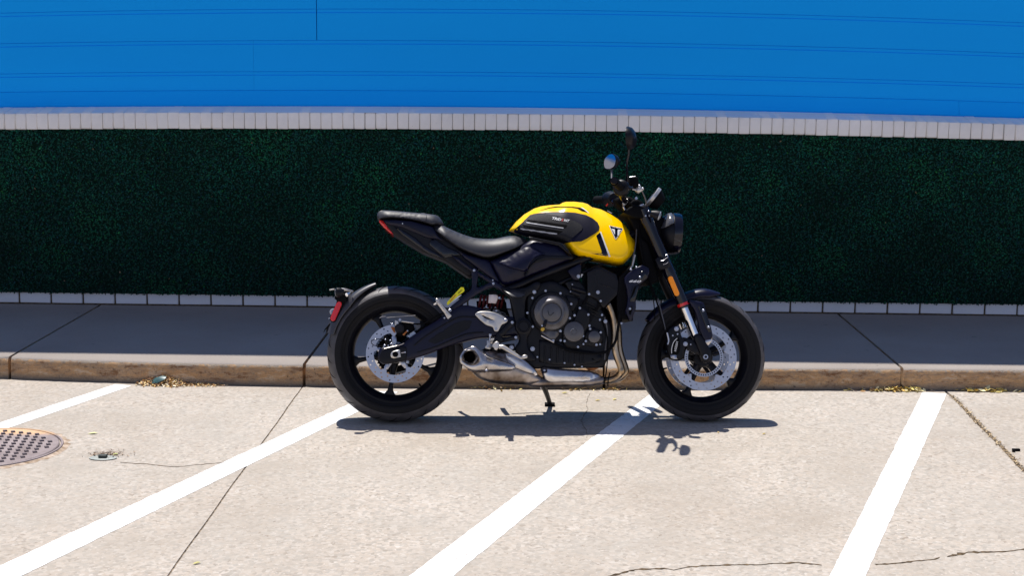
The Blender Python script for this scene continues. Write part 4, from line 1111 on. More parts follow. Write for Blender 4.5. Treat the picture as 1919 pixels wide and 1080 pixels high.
# badge
decal('tank_badge', m6([(1268,297),(1492,345),(1500,365),(1392,528),(1372,526)]), M_white, .0016, 3)
decal('badge_field', m6([(1283,306),(1484,350),(1488,362),(1385,515),(1379,514)]), M_gloss, .0024, 3)
for poly in ([(1308,352),(1362,364),(1357,378),(1336,380),(1366,440),(1362,446),(1346,415)], [(1340,372),(1366,368),(1368,455),(1352,430)], [(1420,366),(1474,374),(1462,392),(1448,390),(1434,468),(1410,468),(1412,380)]):
    decal('badge_emblem', m6(poly), M_white, .003, 3)
def text_vf(txt, shear=0., bold=.0):
    cu = bpy.data.curves.new('t', 'FONT'); cu.body = txt; cu.size = 1; cu.shear = shear; cu.offset = bold; cu.resolution_u = 2
    o = bpy.data.objects.new('t', cu); col.objects.link(o); dg = bpy.context.evaluated_depsgraph_get(); me = bpy.data.meshes.new_from_object(o.evaluated_get(dg))
    v = [Vector((q.co.x, q.co.y)) for q in me.vertices]; f = [tuple(p.vertices) for p in me.polygons]
    bpy.data.objects.remove(o); bpy.data.meshes.remove(me); bpy.data.curves.remove(cu)
    x0, x1 = min(q.x for q in v), max(q.x for q in v); y0, y1 = min(q.y for q in v), max(q.y for q in v)
    return [((q.x-x0)/(x1-x0), (q.y-y0)/(y1-y0)) for q in v], f
def text_on(name, txt, p0, p1, p3, m, off, fn, shear=.2, bold=.012, parent=None):
    """p0 lower left, p1 lower right, p3 upper left (pixels)"""
    v, f = text_vf(txt, shear, bold); p0, p1, p3 = Vector(p0), Vector(p1), Vector(p3)
    P = [p0+(p1-p0)*a+(p3-p0)*b for a, b in v]
    return part(name, ([fn(q.x, q.y) for q in P], f), m, parent, smooth=False)
ft = lambda off: (lambda x, y: on_tank(x, y, off))
def seg_txt(a, b, txt, mm):
    P0, P1 = Vector((730,398)), Vector((932,432)); q0, q1 = P0.lerp(P1, a), P0.lerp(P1, b)
    up = Vector((3, -29)); text_on('tank_lettering', txt, kB([q0])[0], kB([q1])[0], kB([q0+up])[0], mm, .0062, ft(.0062), .25, .02, tank)
seg_txt(0, .53, 'TRID', M_white); seg_txt(.55, .66, 'E', M_redp); seg_txt(.68, 1.0, 'NT', M_white)
text_on('badge_lettering', 'TRIUMPH', m6([(1318,330)])[0], m6([(1455,358)])[0], m6([(1312,311)])[0], M_white, .003, ft(.0032), 0, .01, tank)
# filler cap hump
q = on_tank(*kB([(1010,180)])[0], 0)

# ---------------- frame, subframe
tubep('frame_rail', [(945,545,-.125),(975,534,-.125),(1008,519,-.12),(1061,498,-.115),(1105,482,-.10),(1160,455,-.06),(1200,430,-.03)], .0155, M_satin, None, 14)
tubep('frame_rail', [(945,545,.125),(975,534,.125),(1008,519,.12),(1061,498,.115),(1105,482,.10),(1160,455,.06),(1200,430,.03)], .0155, M_satin, None, 14)
tubep('frame_tube', [(1000,550,-.10),(1040,535,-.10),(1090,512,-.09),(1130,495,-.08)], .009, M_satin, None, 10)
fp = plate('pivot_plate', [(941,538),(960,541),(985,538),(1004,528),(1014,532),(1006,548),(988,557),(985,580),(985,594),(994,602),(998,613),(994,625),(989,632),(990,650),(1004,670),(1001,678),(985,676),(970,664),(966,652),(973,640),(972,628),(965,615),(963,592),(955,560),(946,552)], M_satin, -.150, .05, r=.010, smooth_outline=3)
pv = k4([(770,408),(830,398),(960,394),(1125,425),(1110,480),(1090,518),(980,522),(885,512)])  # outline of the sunlit patch, laid on as a lighter plate
plate('pivot_plate_face', pv, M_alu_b, -.160, .03, H=.002, hfun=shoulder(pv, -.160, .030, .045, .002), sp=.006, parent=fp)
lat('pivot_cap', [(-.018, .001), (-.018, .020), (-.014, .0225), (-.014, .026), (-.017, .028), (-.014, .035), (.01, .036)], (981,612,-.150), M_satin, fp, 40)
for q, r_ in (((888.5,507),.0065),((924.5,531.5),.0068),((944.8,544),.0072),((923.5,525.5),.004)): bolt(*q, -.128, r_)
sf = plate('subframe', [(884,504),(894,504),(896,520),(894,538),(905,536),(925,526),(934,531),(948,541),(946,550),(936,544),(926,538),(908,544),(893,553),(872,568),(850,584),(842,580),(846,573),(860,562),(876,548),(884,540),(884,520)], M_blue, -.124, .022, r=.006, smooth_outline=2)
plate('subframe_rail', [(846,478),(860,484),(884,502),(905,514),(928,526),(930,534),(922,533),(900,519),(884,510),(862,494)], M_blue, -.122, .025, r=.006)
plate('subframe', [(884,504),(894,504),(896,520),(894,538),(905,536),(925,526),(934,531),(948,541),(946,550),(936,544),(926,538),(908,544),(893,553),(872,568),(850,584),(842,580),(846,573),(860,562),(876,548),(884,540),(884,520)], M_satin, .10, .02, r=.004)
bolt(*kA([(1140,770)])[0], -.118, .0035)
# warning label on the subframe strut (flat plate)
wl = plate('warning_label', k3([(448,600),(452,560),(600,400),(690,300),(765,222),(825,225),(845,285),(835,320),(740,390),(600,510),(500,605),(470,632)]), M_ylab, -.130, .003, r=.0008)
fl = lambda y: (lambda x, yy: L3(x, yy, y))
text_on('label_text', 'WARNING', k3([(535,560)])[0], k3([(668,402)])[0], k3([(500,540)])[0], M_redp, 0, fl(-.1315), 0, .015, wl)
text_on('label_text', 'READ', k3([(715,372)])[0], k3([(800,290)])[0], k3([(695,350)])[0], M_matte, 0, fl(-.1315), 0, .01, wl)
plate('label_edge', k3([(515,600),(620,500),(700,430),(780,388),(770,410),(640,510),(525,592)]), M_white, -.131, .002, r=.0006)
tubep('cable_loom', [(884,540,-.09),(874,548,-.09),(866,552,-.09),(858,558,-.09)], .006, M_matte, None, 8)
tubep('cable_loom', [(893,512,-.09),(886,530,-.09),(880,545,-.09)], .003, M_matte, None, 8)
# pillion peg
pg = plate('pillion_peg', k3([(195,500),(200,478),(220,466),(245,480),(290,545),(380,660),(450,745),(552,855),(545,880),(480,935),(460,925),(400,820),(330,730),(240,610),(200,560)]), M_alu, -.20, .05, r=.006, H=.006)
plate('peg_tip', k3([(145,610),(165,590),(215,572),(225,600),(200,620),(160,628)]), M_alu, -.205, .01, r=.002, parent=pg)
for k_ in range(7):
    q = Vector((255,525)).lerp(Vector((430,735)), k_/6); q2 = q+Vector((-26,22))
    tubep('peg_rib', [(*k3([tuple(q)])[0], -.207), (*k3([tuple(q2)])[0], -.207)], .0012, M_steel, pg, 6)
bolt(*k3([(520,740)])[0], -.15, .008); bolt(*k3([(395,915)])[0], -.19, .0042)
# heel guard, hangers, pegs, brake lever
hg = plate('heel_guard', k4([(272,800),(350,758),(480,754),(620,780),(740,835),(815,880),(822,915),(800,945),(735,975),(705,1010),(668,1082),(640,1098),(598,1085),(568,1022),(470,990),(390,930),(320,865)]), M_alu, -.168, .006, r=.004, smooth_outline=3, holes=[k4([(380,818),(420,825),(470,858),(592,903),(560,905),(470,882),(430,865)])])
bolt(*k4([(785,905)])[0], -.170, .0085); bolt(*k4([(625,1052)])[0], -.170, .0065); bolt(*k4([(680,528)])[0], -.12, .0065)
hn = plate('peg_hanger', k5([(800,20),(850,0),(890,40),(870,80),(700,250),(870,225),(920,225),(925,275),(890,290),(720,325),(660,345),(600,370),(560,350),(590,270),(640,190),(720,110)]), M_satin, -.160, .02, r=.006, smooth_outline=2)
for q, r_ in (((848,35),.0075),((900,253),.0075)): bolt(*k5([q])[0], -.164, r_)
plate('rider_peg', k5([(560,380),(590,330),(625,308),(655,325),(668,360),(640,420),(615,448),(590,440),(570,410)]), M_alu, -.235, .07, r=.008, smooth_outline=3)
plate('peg_end', k5([(545,390),(575,400),(590,440),(620,440),(600,458),(570,450),(548,420)]), M_matte, -.238, .02, r=.003)
tubep('brake_lever', [(*k5([(650,395)])[0], -.19), (*k5([(710,392)])[0], -.19), (*k5([(800,445)])[0], -.195), (*k5([(900,505)])[0], -.2), (*k5([(975,545)])[0], -.205), (*k5([(1010,545)])[0], -.21)], [.009,.011,.010,.008,.007,.007], M_alu, None, 12)
plate('lever_pad', k5([(988,535),(1000,512),(1040,503),(1070,520),(1068,548),(1040,560),(1000,562)]), M_alu, -.225, .03, r=.005, smooth_outline=3)
mc = plate('master_cylinder', k5([(480,300),(530,292),(535,340),(548,410),(520,425),(465,412),(455,390),(478,360)]), M_alu, -.165, .02, r=.004)
tubep('push_rod', [(*k5([(532,205)])[0], -.165), (*k5([(520,300)])[0], -.165)], .0028, M_bolt, mc, 8); plate('clevis', k5([(512,215),(520,200),(548,205),(545,232),(515,240)]), M_bolt, -.170, .01, r=.002, parent=mc)
bolt(*k5([(495,385)])[0], -.168, .005, mc)
# reservoir, hoses, shock
rv = lat('brake_reservoir', [(-.018, .001), (-.018, .016), (.018, .016), (.018, .001)], (924.5,561,-.115), M_rest, None, 20)
plate('reservoir_body', k4([(508,470),(560,462),(630,468),(660,500),(650,560),(625,622),(498,612),(503,540)]), M_rest, -.135, .03, r=.005, parent=rv)
plate('reservoir_cap', k4([(520,405),(600,398),(640,410),(650,465),(580,470),(515,470)]), M_matte, -.137, .034, r=.004, parent=rv)
for k_ in range(7):
    a = L3(*k4([(350+k_*62, 600+8*math.sin(k_))])[0], -.02)
    tubel('shock_spring', [a+Vector((-.006,-.035,-.028)), a+Vector((0,-.045,0)), a+Vector((.006,-.035,.028)), a+Vector((.012,0,.03))], .0055, M_darkred, None, 8)
tubep('shock_body', [(*k4([(300,640)])[0], .0), (*k4([(780,610)])[0], .0)], .016, M_matte, None, 14)
tubep('brake_hose', [(*k4([(560,600)])[0], -.12), (*k4([(570,680)])[0], -.12), (*k4([(540,760)])[0], -.12)], .006, M_matte)
tubep('wire', [(*k4([(600,700)])[0], -.11), (*k4([(700,715)])[0], -.11), (*k4([(800,712)])[0], -.11)], .002, M_matte)
tubep('wire', [(*k4([(630,765)])[0], -.115), (*k4([(720,770)])[0], -.115), (*k4([(790,800)])[0], -.12)], .003, M_eng)
bolt(*k4([(632,745)])[0], -.13, .005); bolt(*k4([(462,680)])[0], -.10, .005); bolt(*k4([(465,650)])[0], -.10, .003)
plate('linkage', k4([(600,620),(760,560),(800,600),(810,700),(860,830),(740,800),(700,740)]), M_matte, -.06, .1, r=.01)

# ---------------- engine
cc = plate('crankcase', [(985,548),(1002,532),(1036,524),(1072,545),(1098,560),(1128,578),(1146,608),(1150,640),(1143,664),(1132,690),(990,692),(978,668),(985,600)], M_engb, -.115, .24, r=.012)
plate('crankcase_web', k6([(480,200),(640,240),(600,330),(560,400),(520,330)]), M_engb, -.125, .05, r=.004, parent=cc)
cyl = plate('cylinder_block', k6([(470,60),(620,20),(760,180),(920,300),(800,470),(760,560),(650,500),(520,330),(560,220)]), M_engb, -.115, .22, r=.006)
hd = plate('cylinder_head_cover', k8([(470,312),(640,220),(888,345),(962,578),(702,834),(600,700),(470,640)]), M_engb, -.140, .26, r=.003)
plate('cover_crease', k8([(500,330),(640,252),(850,358),(840,372),(640,275),(512,345)]), M_satin, -.1415, .004, r=.001, parent=hd)
plate('cover_crease', k8([(640,470),(930,560),(925,575),(630,486)]), M_satin, -.1415, .004, r=.001, parent=hd)
plate('cover_crease', k8([(560,320),(575,318),(640,480),(560,660),(548,655),(622,482)]), M_satin, -.1415, .004, r=.001, parent=hd)
bolt(*k8([(622,602)])[0], -.143, .0095); bolt(*k8([(340,372)])[0], -.135, .0095); bolt(*k8([(945,655)])[0], -.13, .0115)
plate('engine_hanger', k8([(180,290),(380,175),(380,300),(345,420),(270,420),(220,350)]), M_blue, -.13, .03, r=.004)
plate('hanger_glint', k8([(378,340),(408,340),(380,390)]), M_alu, -.134, .004, r=.001)
for a, b2 in (((240,540),(440,600)),((230,590),(360,640))): tubep('coolant_pipe', [(*k8([a])[0], -.125), (*k8([b2])[0], -.12)], .010, M_satin, None, 12)
tubep('ignition_coil', [(*k8([(495,630)])[0], -.142), (*k8([(410,780)])[0], -.135)], .0055, M_matte, None, 8); tubep('ignition_coil', [(*k8([(665,732)])[0], -.142), (*k8([(590,880)])[0], -.135)], .0055, M_matte, None, 8)
for q in ((495,630),(662,728)): bolt(*k8([q])[0], -.150, .006)
for k_ in range(5):
    q0 = Vector((430,720)).lerp(Vector((560,960)), k_/4); tubep('cooling_fin', [(*k8([tuple(q0+Vector((0,0)))])[0], -.119), (*k8([tuple(q0+Vector((150,70)))])[0], -.119)], .0022, M_engb, cyl, 6)
CLC = k6([(318,398)])[0]
fl_ = lat('clutch_cover_flange', [(-.004, .001), (-.004, .088), (.0, .093), (.02, .095)], (*CLC, -.140), M_engb, cc, 56)
clv = lat('clutch_cover', [(-.036, .001), (-.036, .038), (-.034, .043), (-.040, .046), (-.041, .054), (-.036, .060), (-.032, .064), (-.030, .070), (-.024, .077), (-.012, .0805), (.0, .0825), (.01, .0825)], (*CLC, -.142), M_eng, cc, 72)
plate('clutch_cover_foot', k6([(200,620),(240,590),(400,600),(410,640),(345,722),(300,700)]), M_eng, -.150, .03, r=.005, parent=cc)
tubep('cover_step', [(*k6([(205,655)])[0], -.155), (*k6([(350,732)])[0], -.155)], .0036, M_steel, cc, 8)
plate('arm_stop', k6([(238,485),(275,480),(272,510),(245,580),(215,560)]), M_satin, -.190, .04, r=.004, parent=clv)
plate('oil_cap', k6([(205,570),(240,565),(245,590),(225,610),(200,598)]), M_gold, -.195, .02, r=.003, parent=clv)
tubep('emblem_stroke', [(*k6([(280,375)])[0], -.1795), (*k6([(300,430)])[0], -.1795), (*k6([(350,395)])[0], -.1795)], .0012, M_engb, clv, 6)
ac = plate('timing_cover', k6([(600,410),(640,335),(690,350),(750,410),(745,545),(690,620),(688,760),(625,805),(500,790),(450,720),(460,620),(545,540)]), M_engb, -.145, .03, r=.006, smooth_outline=2)
lat('pump_cover', [(-.014, .001), (-.014, .012), (-.012, .014), (-.012, .030), (-.008, .044), (.0, .048), (.01, .048)], (*k6([(572,612)])[0], -.150), M_eng, ac, 44)
lat('starter_cover', [(-.016, .001), (-.016, .012), (-.010, .026), (.0, .031), (.02, .032)], (*k6([(800,670)])[0], -.140), M_eng, cc, 36)
plate('starter_flange', k6([(720,590),(800,560),(880,600),(900,680),(900,740),(820,790),(700,760),(690,660)]), M_engb, -.130, .03, r=.005)
tubep('cover_glint', [(*k6([(535,605)])[0], -.167), (*k6([(550,583)])[0], -.167), (*k6([(575,577)])[0], -.167)], .0012, M_steel, ac, 6)
for q, r_ in (((128,165),.0095),((107,232),.006),((255,152),.006),((422,180),.0062),((543,300),.0062),((50,400),.006),((528,460),.006),((580,428),.0062),((640,346),.0062),((736,420),.0062),((489,572),.0062),((749,545),.0062),((755,580),.0058),((875,620),.006),((674,660),.0066),((707,718),.0062),((469,718),.0062),((424,710),.006),((421,605),.007),((341,712),.0062),((619,784),.0062),((827,760),.0066),((868,755),.005),((680,752),.005),((540,545),.004),((110,555),.006),((452,805),.004),((215,545),.0045)):
    bolt(*k6([q])[0], -.152 if q != (215,545) else -.196, r_)
bolt(*k6([(108,806)])[0], -.156, .0115); bolt(*k6([(928,497)])[0], -.14, .0095)
for q, r_ in (((250,488),.004),((228,592),.004),((555,80),.004)): bolt(*(k8([q])[0] if q[1] != 80 else k6([q])[0]), -.13, r_)
# sump with ribs and bolts
sp_ = plate('oil_sump', k6([(180,700),(420,720),(560,800),(880,850),(900,900),(860,960),(690,985),(640,1000),(330,985),(180,955)]), M_engb, -.120, .2, r=.006)
for xx in (250, 320, 390, 470, 530, 590, 650, 690):
    tubep('sump_rib', [(*k6([(xx, 770+ (xx-250)*.18)])[0], -.121), (*k6([(xx-6, 965)])[0], -.121)], .0045, M_engb, sp_, 8)
for xx, yy in ((300,926),(162,897),(468,964),(580,986),(664,1005)): bolt(*k6([(xx, yy)])[0], -.128, .0048)
plate('dusty_bracket', k6([(700,1010),(720,965),(780,975),(870,945),(895,960),(885,1005),(800,1050),(740,1050)]), M_rust, -.09, .02, r=.003)
plate('oil_filter', k6([(720,900),(820,870),(880,890),(880,960),(780,980)]), M_matte, -.12, .06, r=.01)
tubep('coolant_hose', [(*q, -.165) for q in k6([(350,740),(450,795),(530,825),(700,850),(870,855),(970,815),(1040,720),(1065,600),(1080,480),(1085,400)])], .0062, M_matte, None, 12)
tubep('coolant_hose', [(*k8([(960,560)])[0], -.14), (*k8([(975,720)])[0], -.14), (*k8([(940,900)])[0], -.14), (*k8([(960,1050)])[0], -.14)], .005, M_matte)
# exhaust headers
for y_, sh, r_ in ((-.115, 0, .0160), (-.02, 8, .0160), (.08, 4, .0160)):
    P = [(1141+sh*.3, 572), (1149+sh*.5, 592), (1153+sh*.7, 620), (1152+sh, 648), (1156+sh, 668), (1163+sh, 688), (1164+sh, 698), (1156+sh*.8, 708), (1143+sh*.5, 713), (1122, 714)]
    hdp = [(a, b, y_*(1-.5*max(0, (i-6)/3))) for i, (a, b) in enumerate(P)]; tubep('exhaust_header', hdp, r_, M_gold2, None, 16, 8)
plate('header_flange', k8([(740,820),(800,760),(830,800),(820,860),(780,880)]), M_heat, -.125, .04, r=.004)
tubep('header_clamp', [(1143,699,-.125),(1140,712,-.132),(1139,724,-.12)], .003, M_matte, None, 8)
tubep('lambda_wire', [(1128,600,-.12),(1139,640,-.13),(1137,690,-.13),(1132,720,-.12)], .003, M_matte)
tubep('steel_bracket', [(1133,595,-.12),(1138,620,-.12),(1135,650,-.12),(1133,675,-.12)], .004, M_eng)
for q, r_ in (((650,1000),.006),((680,930),.006)): bolt(*k8([q])[0], -.12, r_)
col_ = tubep('collector_pipe', [(992,716,-.10),(1010,717,-.11),(1060,716,-.11),(1100,716,-.11),(1130,713,-.10)], [.021,.023,.022,.020,.018], M_heat, None, 20)
hs = plate('heat_shield', kE([(222,882),(250,866),(420,880),(600,893),(660,912),(700,938),(688,958),(620,985),(520,996),(300,1000),(258,990)]), M_steel, -.140, .03, H=.024, r=.030, sp=.010, relax=1)
lat('shield_grommet', [(-.004, .009), (-.006, .0125), (0, .0135), (.004, .0135)], (*k7([(290,393)])[0], -.142), M_blue, hs, 24); bolt(*k7([(290,393)])[0], -.146, .0055)
# catalyst box and silencer
bx = plate('exhaust_chamber', k5([(440,430),(560,432),(700,440),(850,455),(960,525),(1080,610),(1190,710),(1225,790),(1315,850),(1320,925),(1200,925),(1130,948),(900,942),(700,935),(560,920),(430,878),(330,820),(290,770),(400,600)]), M_heat, -.150, .12, H=.035, r=.045, sp=.012, relax=3)
plate('chamber_shell', k5([(740,470),(850,478),(970,535),(1085,620),(1185,715),(1215,790),(1190,808),(1050,770),(880,700),(760,600)]), M_steel, -.158, .02, H=.012, r=.02, sp=.012, parent=bx)
sil_px = k5([(86,585),(88,520),(140,440),(270,374),(320,380),(410,455),(510,522),(700,590),(880,655),(897,685),(885,715),(850,728),(640,735),(470,745),(300,745),(200,705),(105,640)])
hole_px = sm(k5([(150,540),(165,480),(215,452),(275,470),(325,540),(335,585),(300,612),(235,615),(175,590)]), 4)
sil = plate('silencer', sil_px, M_steel, -.215, .07, H=.020, r=.024, p=1.25, sp=.008, holes=[hole_px], relax=1, angle=50)
lat('outlet_pipe', [(0, .0255), (-.004, .028), (.0, .0295), (.05, .0295), (.05, .0255)], (*k5([(232,536)])[0], -.208), M_heat, sil, 32, closed=True)
lat('outlet_bore', [(.045, .001), (.045, .027)], (*k5([(232,536)])[0], -.205), M_dark, sil, 28)
lat('outlet_rim', [(-.002, .0285), (-.006, .0305), (-.002, .033), (.004, .033), (.004, .0285)], (*k5([(236,538)])[0], -.214), M_steel, sil, 36, closed=True)
plate('silencer_underside', k5([(195,705),(300,742),(470,742),(640,735),(850,728),(800,742),(600,752),(450,765),(280,760),(220,735)]), M_heat, -.200, .05, r=.004, parent=sil)
bolt(*k5([(475,728)])[0], -.216, .0062); bolt(*k5([(838,398)])[0], -.14, .011); lat('rubber_mount', [(-.004, .001), (-.004, .014), (.006, .016)], (*k5([(838,398)])[0], -.135), M_satin, None, 24)
plate('chamber_bracket', k5([(400,440),(470,400),(760,350),(880,345),(890,440),(780,470),(560,450)]), M_matte, -.12, .04, r=.004)

# ---------------- kickstand (far side)
ftw = gnd(1031, 761); ftl = w2l(Vector((ftw.x, ftw.y, .006)))
kt = L3(1012, 712, .10)
ks = tubel('kickstand', [kt, kt.lerp(ftl, .5)+Vector((.004, .0, 0)), ftl], [.013, .012, .010], M_satin, None, 12)
V, F = box_vf(-.026, .022, -.02, .02, -.004, .006); part('stand_foot', ([ftl+RBi @ v for v in V], F), M_matte, ks, smooth=False)
tubel('stand_spring', [kt+Vector((-.012,-.01,0)), kt.lerp(ftl, .38)+Vector((-.012,-.01,0))], .0035, M_bolt, ks, 8)

# ---------------- radiator, shroud
plate('thermostat_housing', [(1100,492),(1150,502),(1180,496),(1190,520),(1172,552),(1150,565),(1120,520)], M_matte, -.05, .2, r=.01)
plate('radiator', [(1160,520),(1182,498),(1192,505),(1190,560),(1186,602),(1158,596),(1156,560)], M_matte, -.145, .29, r=.004)
shr = plate('radiator_shroud', k8([(1003,395),(1050,340),(1110,285),(1180,238),(1270,205),(1358,250),(1368,312),(1340,398),(1255,470),(1205,505),(1190,600),(1170,700),(1175,830),(1140,930),(1110,1012),(1078,1000),(1015,885),(1040,800),(1055,700),(1040,560),(1010,460)]), M_blue, -.165, .03, r=.007)
plate('shroud_blade', k8([(1120,520),(1215,490),(1195,600),(1165,700),(1150,735),(1085,735),(1100,640)]), M_gloss, -.171, .01, r=.003, parent=shr)
plate('shroud_slot', k8([(1135,545),(1180,505),(1150,610),(1110,680),(1095,690)]), M_dark, -.175, .004, r=.001, parent=shr)
plate('shroud_slot', k8([(1070,880),(1115,790),(1120,850),(1095,930),(1070,920)]), M_dark, -.1665, .004, r=.001, parent=shr)
plate('shroud_facet', k8([(1215,360),(1260,290),(1345,320),(1325,395),(1250,455),(1225,440)]), M_gloss, -.171, .01, r=.003, parent=shr)
for q, r_, y_ in (((1228,382),.0055,-.174),((1085,840),.0062,-.170),((962,1052),.0055,-.15),((1178,237),.005,-.168),((1100,272),.005,-.168)): bolt(*k8([q])[0], y_, r_, shr)
text_on('shroud_number', '660', k8([(1072,458)])[0], k8([(1248,464)])[0], k8([(1074,420)])[0], M_white, 0, fl(-.1722), .35, .035, shr)
tubep('cable', [(1193,430,-.08),(1191,460,-.10),(1187,480,-.11),(1183,505,-.12)], .0028, M_eng); tubep('cable', [(1190,478,-.11),(1186,495,-.12),(1184,502,-.12)], .0042, M_alu)
tubep('radiator_stay', [(1180,506,-.15),(1184,500,-.15)], .003, M_bolt)

# ---------------- steering head, forks
head = plate('steering_head', [(1176,402),(1190,385),(1214,388),(1222,405),(1236,430),(1240,480),(1248,500),(1240,520),(1222,520),(1205,490),(1198,450),(1186,425)], M_matte, -.07, .14, r=.01)
plate('wiring_cover', [(1195,440),(1215,455),(1230,500),(1236,528),(1215,535),(1195,520),(1205,500)], M_matte, -.09, .15, r=.01)
def fork(sgn):
    y = -.104*sgn if sgn > 0 else .104
    base_y = -.104
    def Q(px, py): v = L3(px, py, base_y-.026*0); return Vector((v.x, y, v.z))
    P = [Q(1205,392), Q(1213,414), Q(1224,440), Q(1249,498), Q(1250.5,501), Q(1256,514), Q(1257,517), Q(1281,571), Q(1283,577)]
    rr = [.0295,.0295,.0265,.0265,.0265,.0285,.0275,.0275,.026]
    V, F = tube_vf(P, rr, 28); fk = part('fork_leg', (V, F), M_gloss if sgn > 0 else M_satin, None, 25)
    part('fork_cap', tube_vf([Q(1202.5,386), Q(1203.5,389), Q(1205,392.5)], [.017,.022,.0235], 20), M_satin, fk)
    part('fork_cap_ring', tube_vf([Q(1201,383.5), Q(1202.5,387)], [.0125,.0135], 16), M_bolt, fk)
    part('stanchion', tube_vf([Q(1282,575), Q(1304,630)], .0205, 24), M_chrome, fk)
    part('seal_ring', tube_vf([Q(1279.2,568), Q(1281.2,573)], .0283, 24), M_red if sgn > 0 else M_satin, fk)
    foot = puff_vf([(v.x, v.z) for v in (Q(*p) for p in sm(m5([(528,275),(590,240),(645,290),(700,380),(742,460),(752,540),(735,590),(700,612),(655,602),(632,560),(600,480),(560,380)]), 3))], y-.022*1, .010, .012, yb=y+.02, sp=.012)
    part('fork_foot', foot, M_satin, fk)
    return fk
fk = fork(1); fork(-1)
plate('fork_clamp', m3([(400,960),(470,920),(560,930),(620,990),(640,1080),(600,1100),(480,1130),(440,1080)]), M_satin, -.135, .05, r=.006)
for a, b2 in (((480,990),(560,955)),((520,1045),(600,1005))): tubep('clamp_rim', [(*m3([a])[0], -.141), (*m3([((a[0]+b2[0])/2+8, (a[1]+b2[1])/2+8)])[0], -.141), (*m3([b2])[0], -.140)], .0014, M_bolt, None, 6)
tubep('hose_hook', [(*m3([(560,955)])[0], -.138), (*m3([(592,930)])[0], -.138), (*m3([(588,900)])[0], -.136), (*m3([(560,900)])[0], -.134)], .0016, M_bolt, None, 6)
cap = []; p0, p1 = Vector(m4([(592,325)])[0]), Vector(m4([(684,542)])[0]); dd = (p1-p0).normalized(); nn_ = Vector((-dd.y, dd.x)); w_ = 4.6
for k in range(9): a = math.pi*k/8; cap.append(p0-dd*w_*math.sin(a)+nn_*w_*math.cos(a))
for k in range(9): a = math.pi*k/8; cap.append(p1+dd*w_*math.sin(a)-nn_*w_*math.cos(a))
plate('fork_reflector', [(q.x, q.y) for q in cap], M_org, -.139, .012, r=.002)
lat('axle_ring', [(-.004, .0065), (-.004, .0105), (0, .0125), (0, .0065)], (*m5([(691,535)])[0], -.139), M_bolt, None, 24, closed=True)
# front caliper
fc = plate('front_caliper', m5([(200,235),(225,185),(275,150),(320,142),(362,165),(375,220),(400,300),(425,330),(440,400),(425,470),(415,540),(370,575),(300,580),(250,555),(215,440),(205,340)]), M_satin, -.148, .06, r=.009, smooth_outline=2)
plate('caliper_bridge', m5([(262,480),(258,400),(285,330),(330,290),(360,300),(372,360),(370,450),(345,500),(290,510)]), M_matte, -.156, .03, r=.008, parent=fc, smooth_outline=2)
tubep('caliper_line', [(*q, -.163) for q in m5([(262,492),(262,430),(285,350),(330,300)])], .0016, M_white, fc, 6)
plate('caliper_pin_block', m5([(245,515),(300,505),(340,520),(345,565),(290,570),(255,550)]), M_disc, -.150, .02, r=.003, parent=fc)
text_on('caliper_lettering', 'NISSIN', m5([(345,345)])[0], m5([(318,468)])[0], m5([(318,338)])[0], M_white, 0, fl(-.1655), 0, .01, fc)
plate('caliper_bracket', m5([(380,290),(430,290),(560,330),(610,430),(640,520),(560,500),(480,440),(420,430)]), M_satin, -.125, .02, r=.004, parent=fc)
for q, r_, y_ in (((322,180),.0115,-.152),((435,372),.0115,-.150),((455,478),.0062,-.150),((275,265),.0042,-.152),((336,246),.0042,-.152),((502,378),.004,-.13)): bolt(*m5([q])[0], y_, r_, fc)
# far side leg details visible through
plate('front_caliper', m5([(110,420),(150,330),(190,280),(200,420),(190,470),(130,440)]), M_matte, .09, .05, r=.004)
tubep('caliper_line', [(*m5([(120,400)])[0], .08), (*m5([(140,340)])[0], .08), (*m5([(180,290)])[0], .08)], .002, M_bolt, None, 6)
# hoses from the yoke to the caliper
tubep('front_brake_hose', [(1214,520,-.10),(1224,545,-.12),(1232,570,-.14),(1240,600,-.15),(1248,620,-.155),(1251,640,-.155)], .0042, M_matte)
tubep('hose_sleeve', [(1233,560,-.14),(1243,600,-.152),(1247,618,-.156)], .0030, M_eng); tubep('banjo_pipe', [(1250,624,-.158),(1253,638,-.158),(1251,646,-.158)], .004, M_bolt)
tubep('sensor_wire', [(1214,525,-.08),(1222,550,-.09),(1226,575,-.10),(1227,600,-.11)], .0025, M_matte); tubep('sensor_wire', [(*q, -.155) for q in m5([(205,380),(215,480),(250,550),(310,582),(380,570),(420,520)])], .002, M_matte)
# ---------------- front mudguard
def fr_r(a): return .3065+.012*math.exp(-((a-88)/13)**2)+.004*math.exp(-((a-140)/14)**2)
fm = arc_band('front_mudguard', CF, None, (74, 146), fr_r, lambda a: .066-.02*max(0, (86-a)/12)-.012*max(0, (a-130)/16), lambda a: .038-.020*max(0, (a-112)/34)-.028*max(0, (84-a)/10), M_blue, 34)
ms = plate('mudguard_stay', m8([(125,212),(220,215),(300,238),(320,268),(350,380),(390,500),(415,600),(415,650),(385,710),(345,720),(320,690),(290,640),(262,545),(230,400),(190,300)]), M_blue, -.128, .035, r=.007, smooth_outline=2)
plate('stay_inset', m8([(245,292),(300,248),(322,300),(400,585),(372,590),(340,540)]), M_gloss, -.1335, .01, r=.003, parent=ms)
bolt(*m8([(304,330)])[0], -.135, .0068, ms); bolt(*m8([(367,528)])[0], -.135, .0068, ms)
plate('stay_foot', m8([(318,688),(400,672),(415,650),(405,700),(370,745),(350,748),(330,715)]), M_steel, -.130, .02, r=.003, parent=ms)

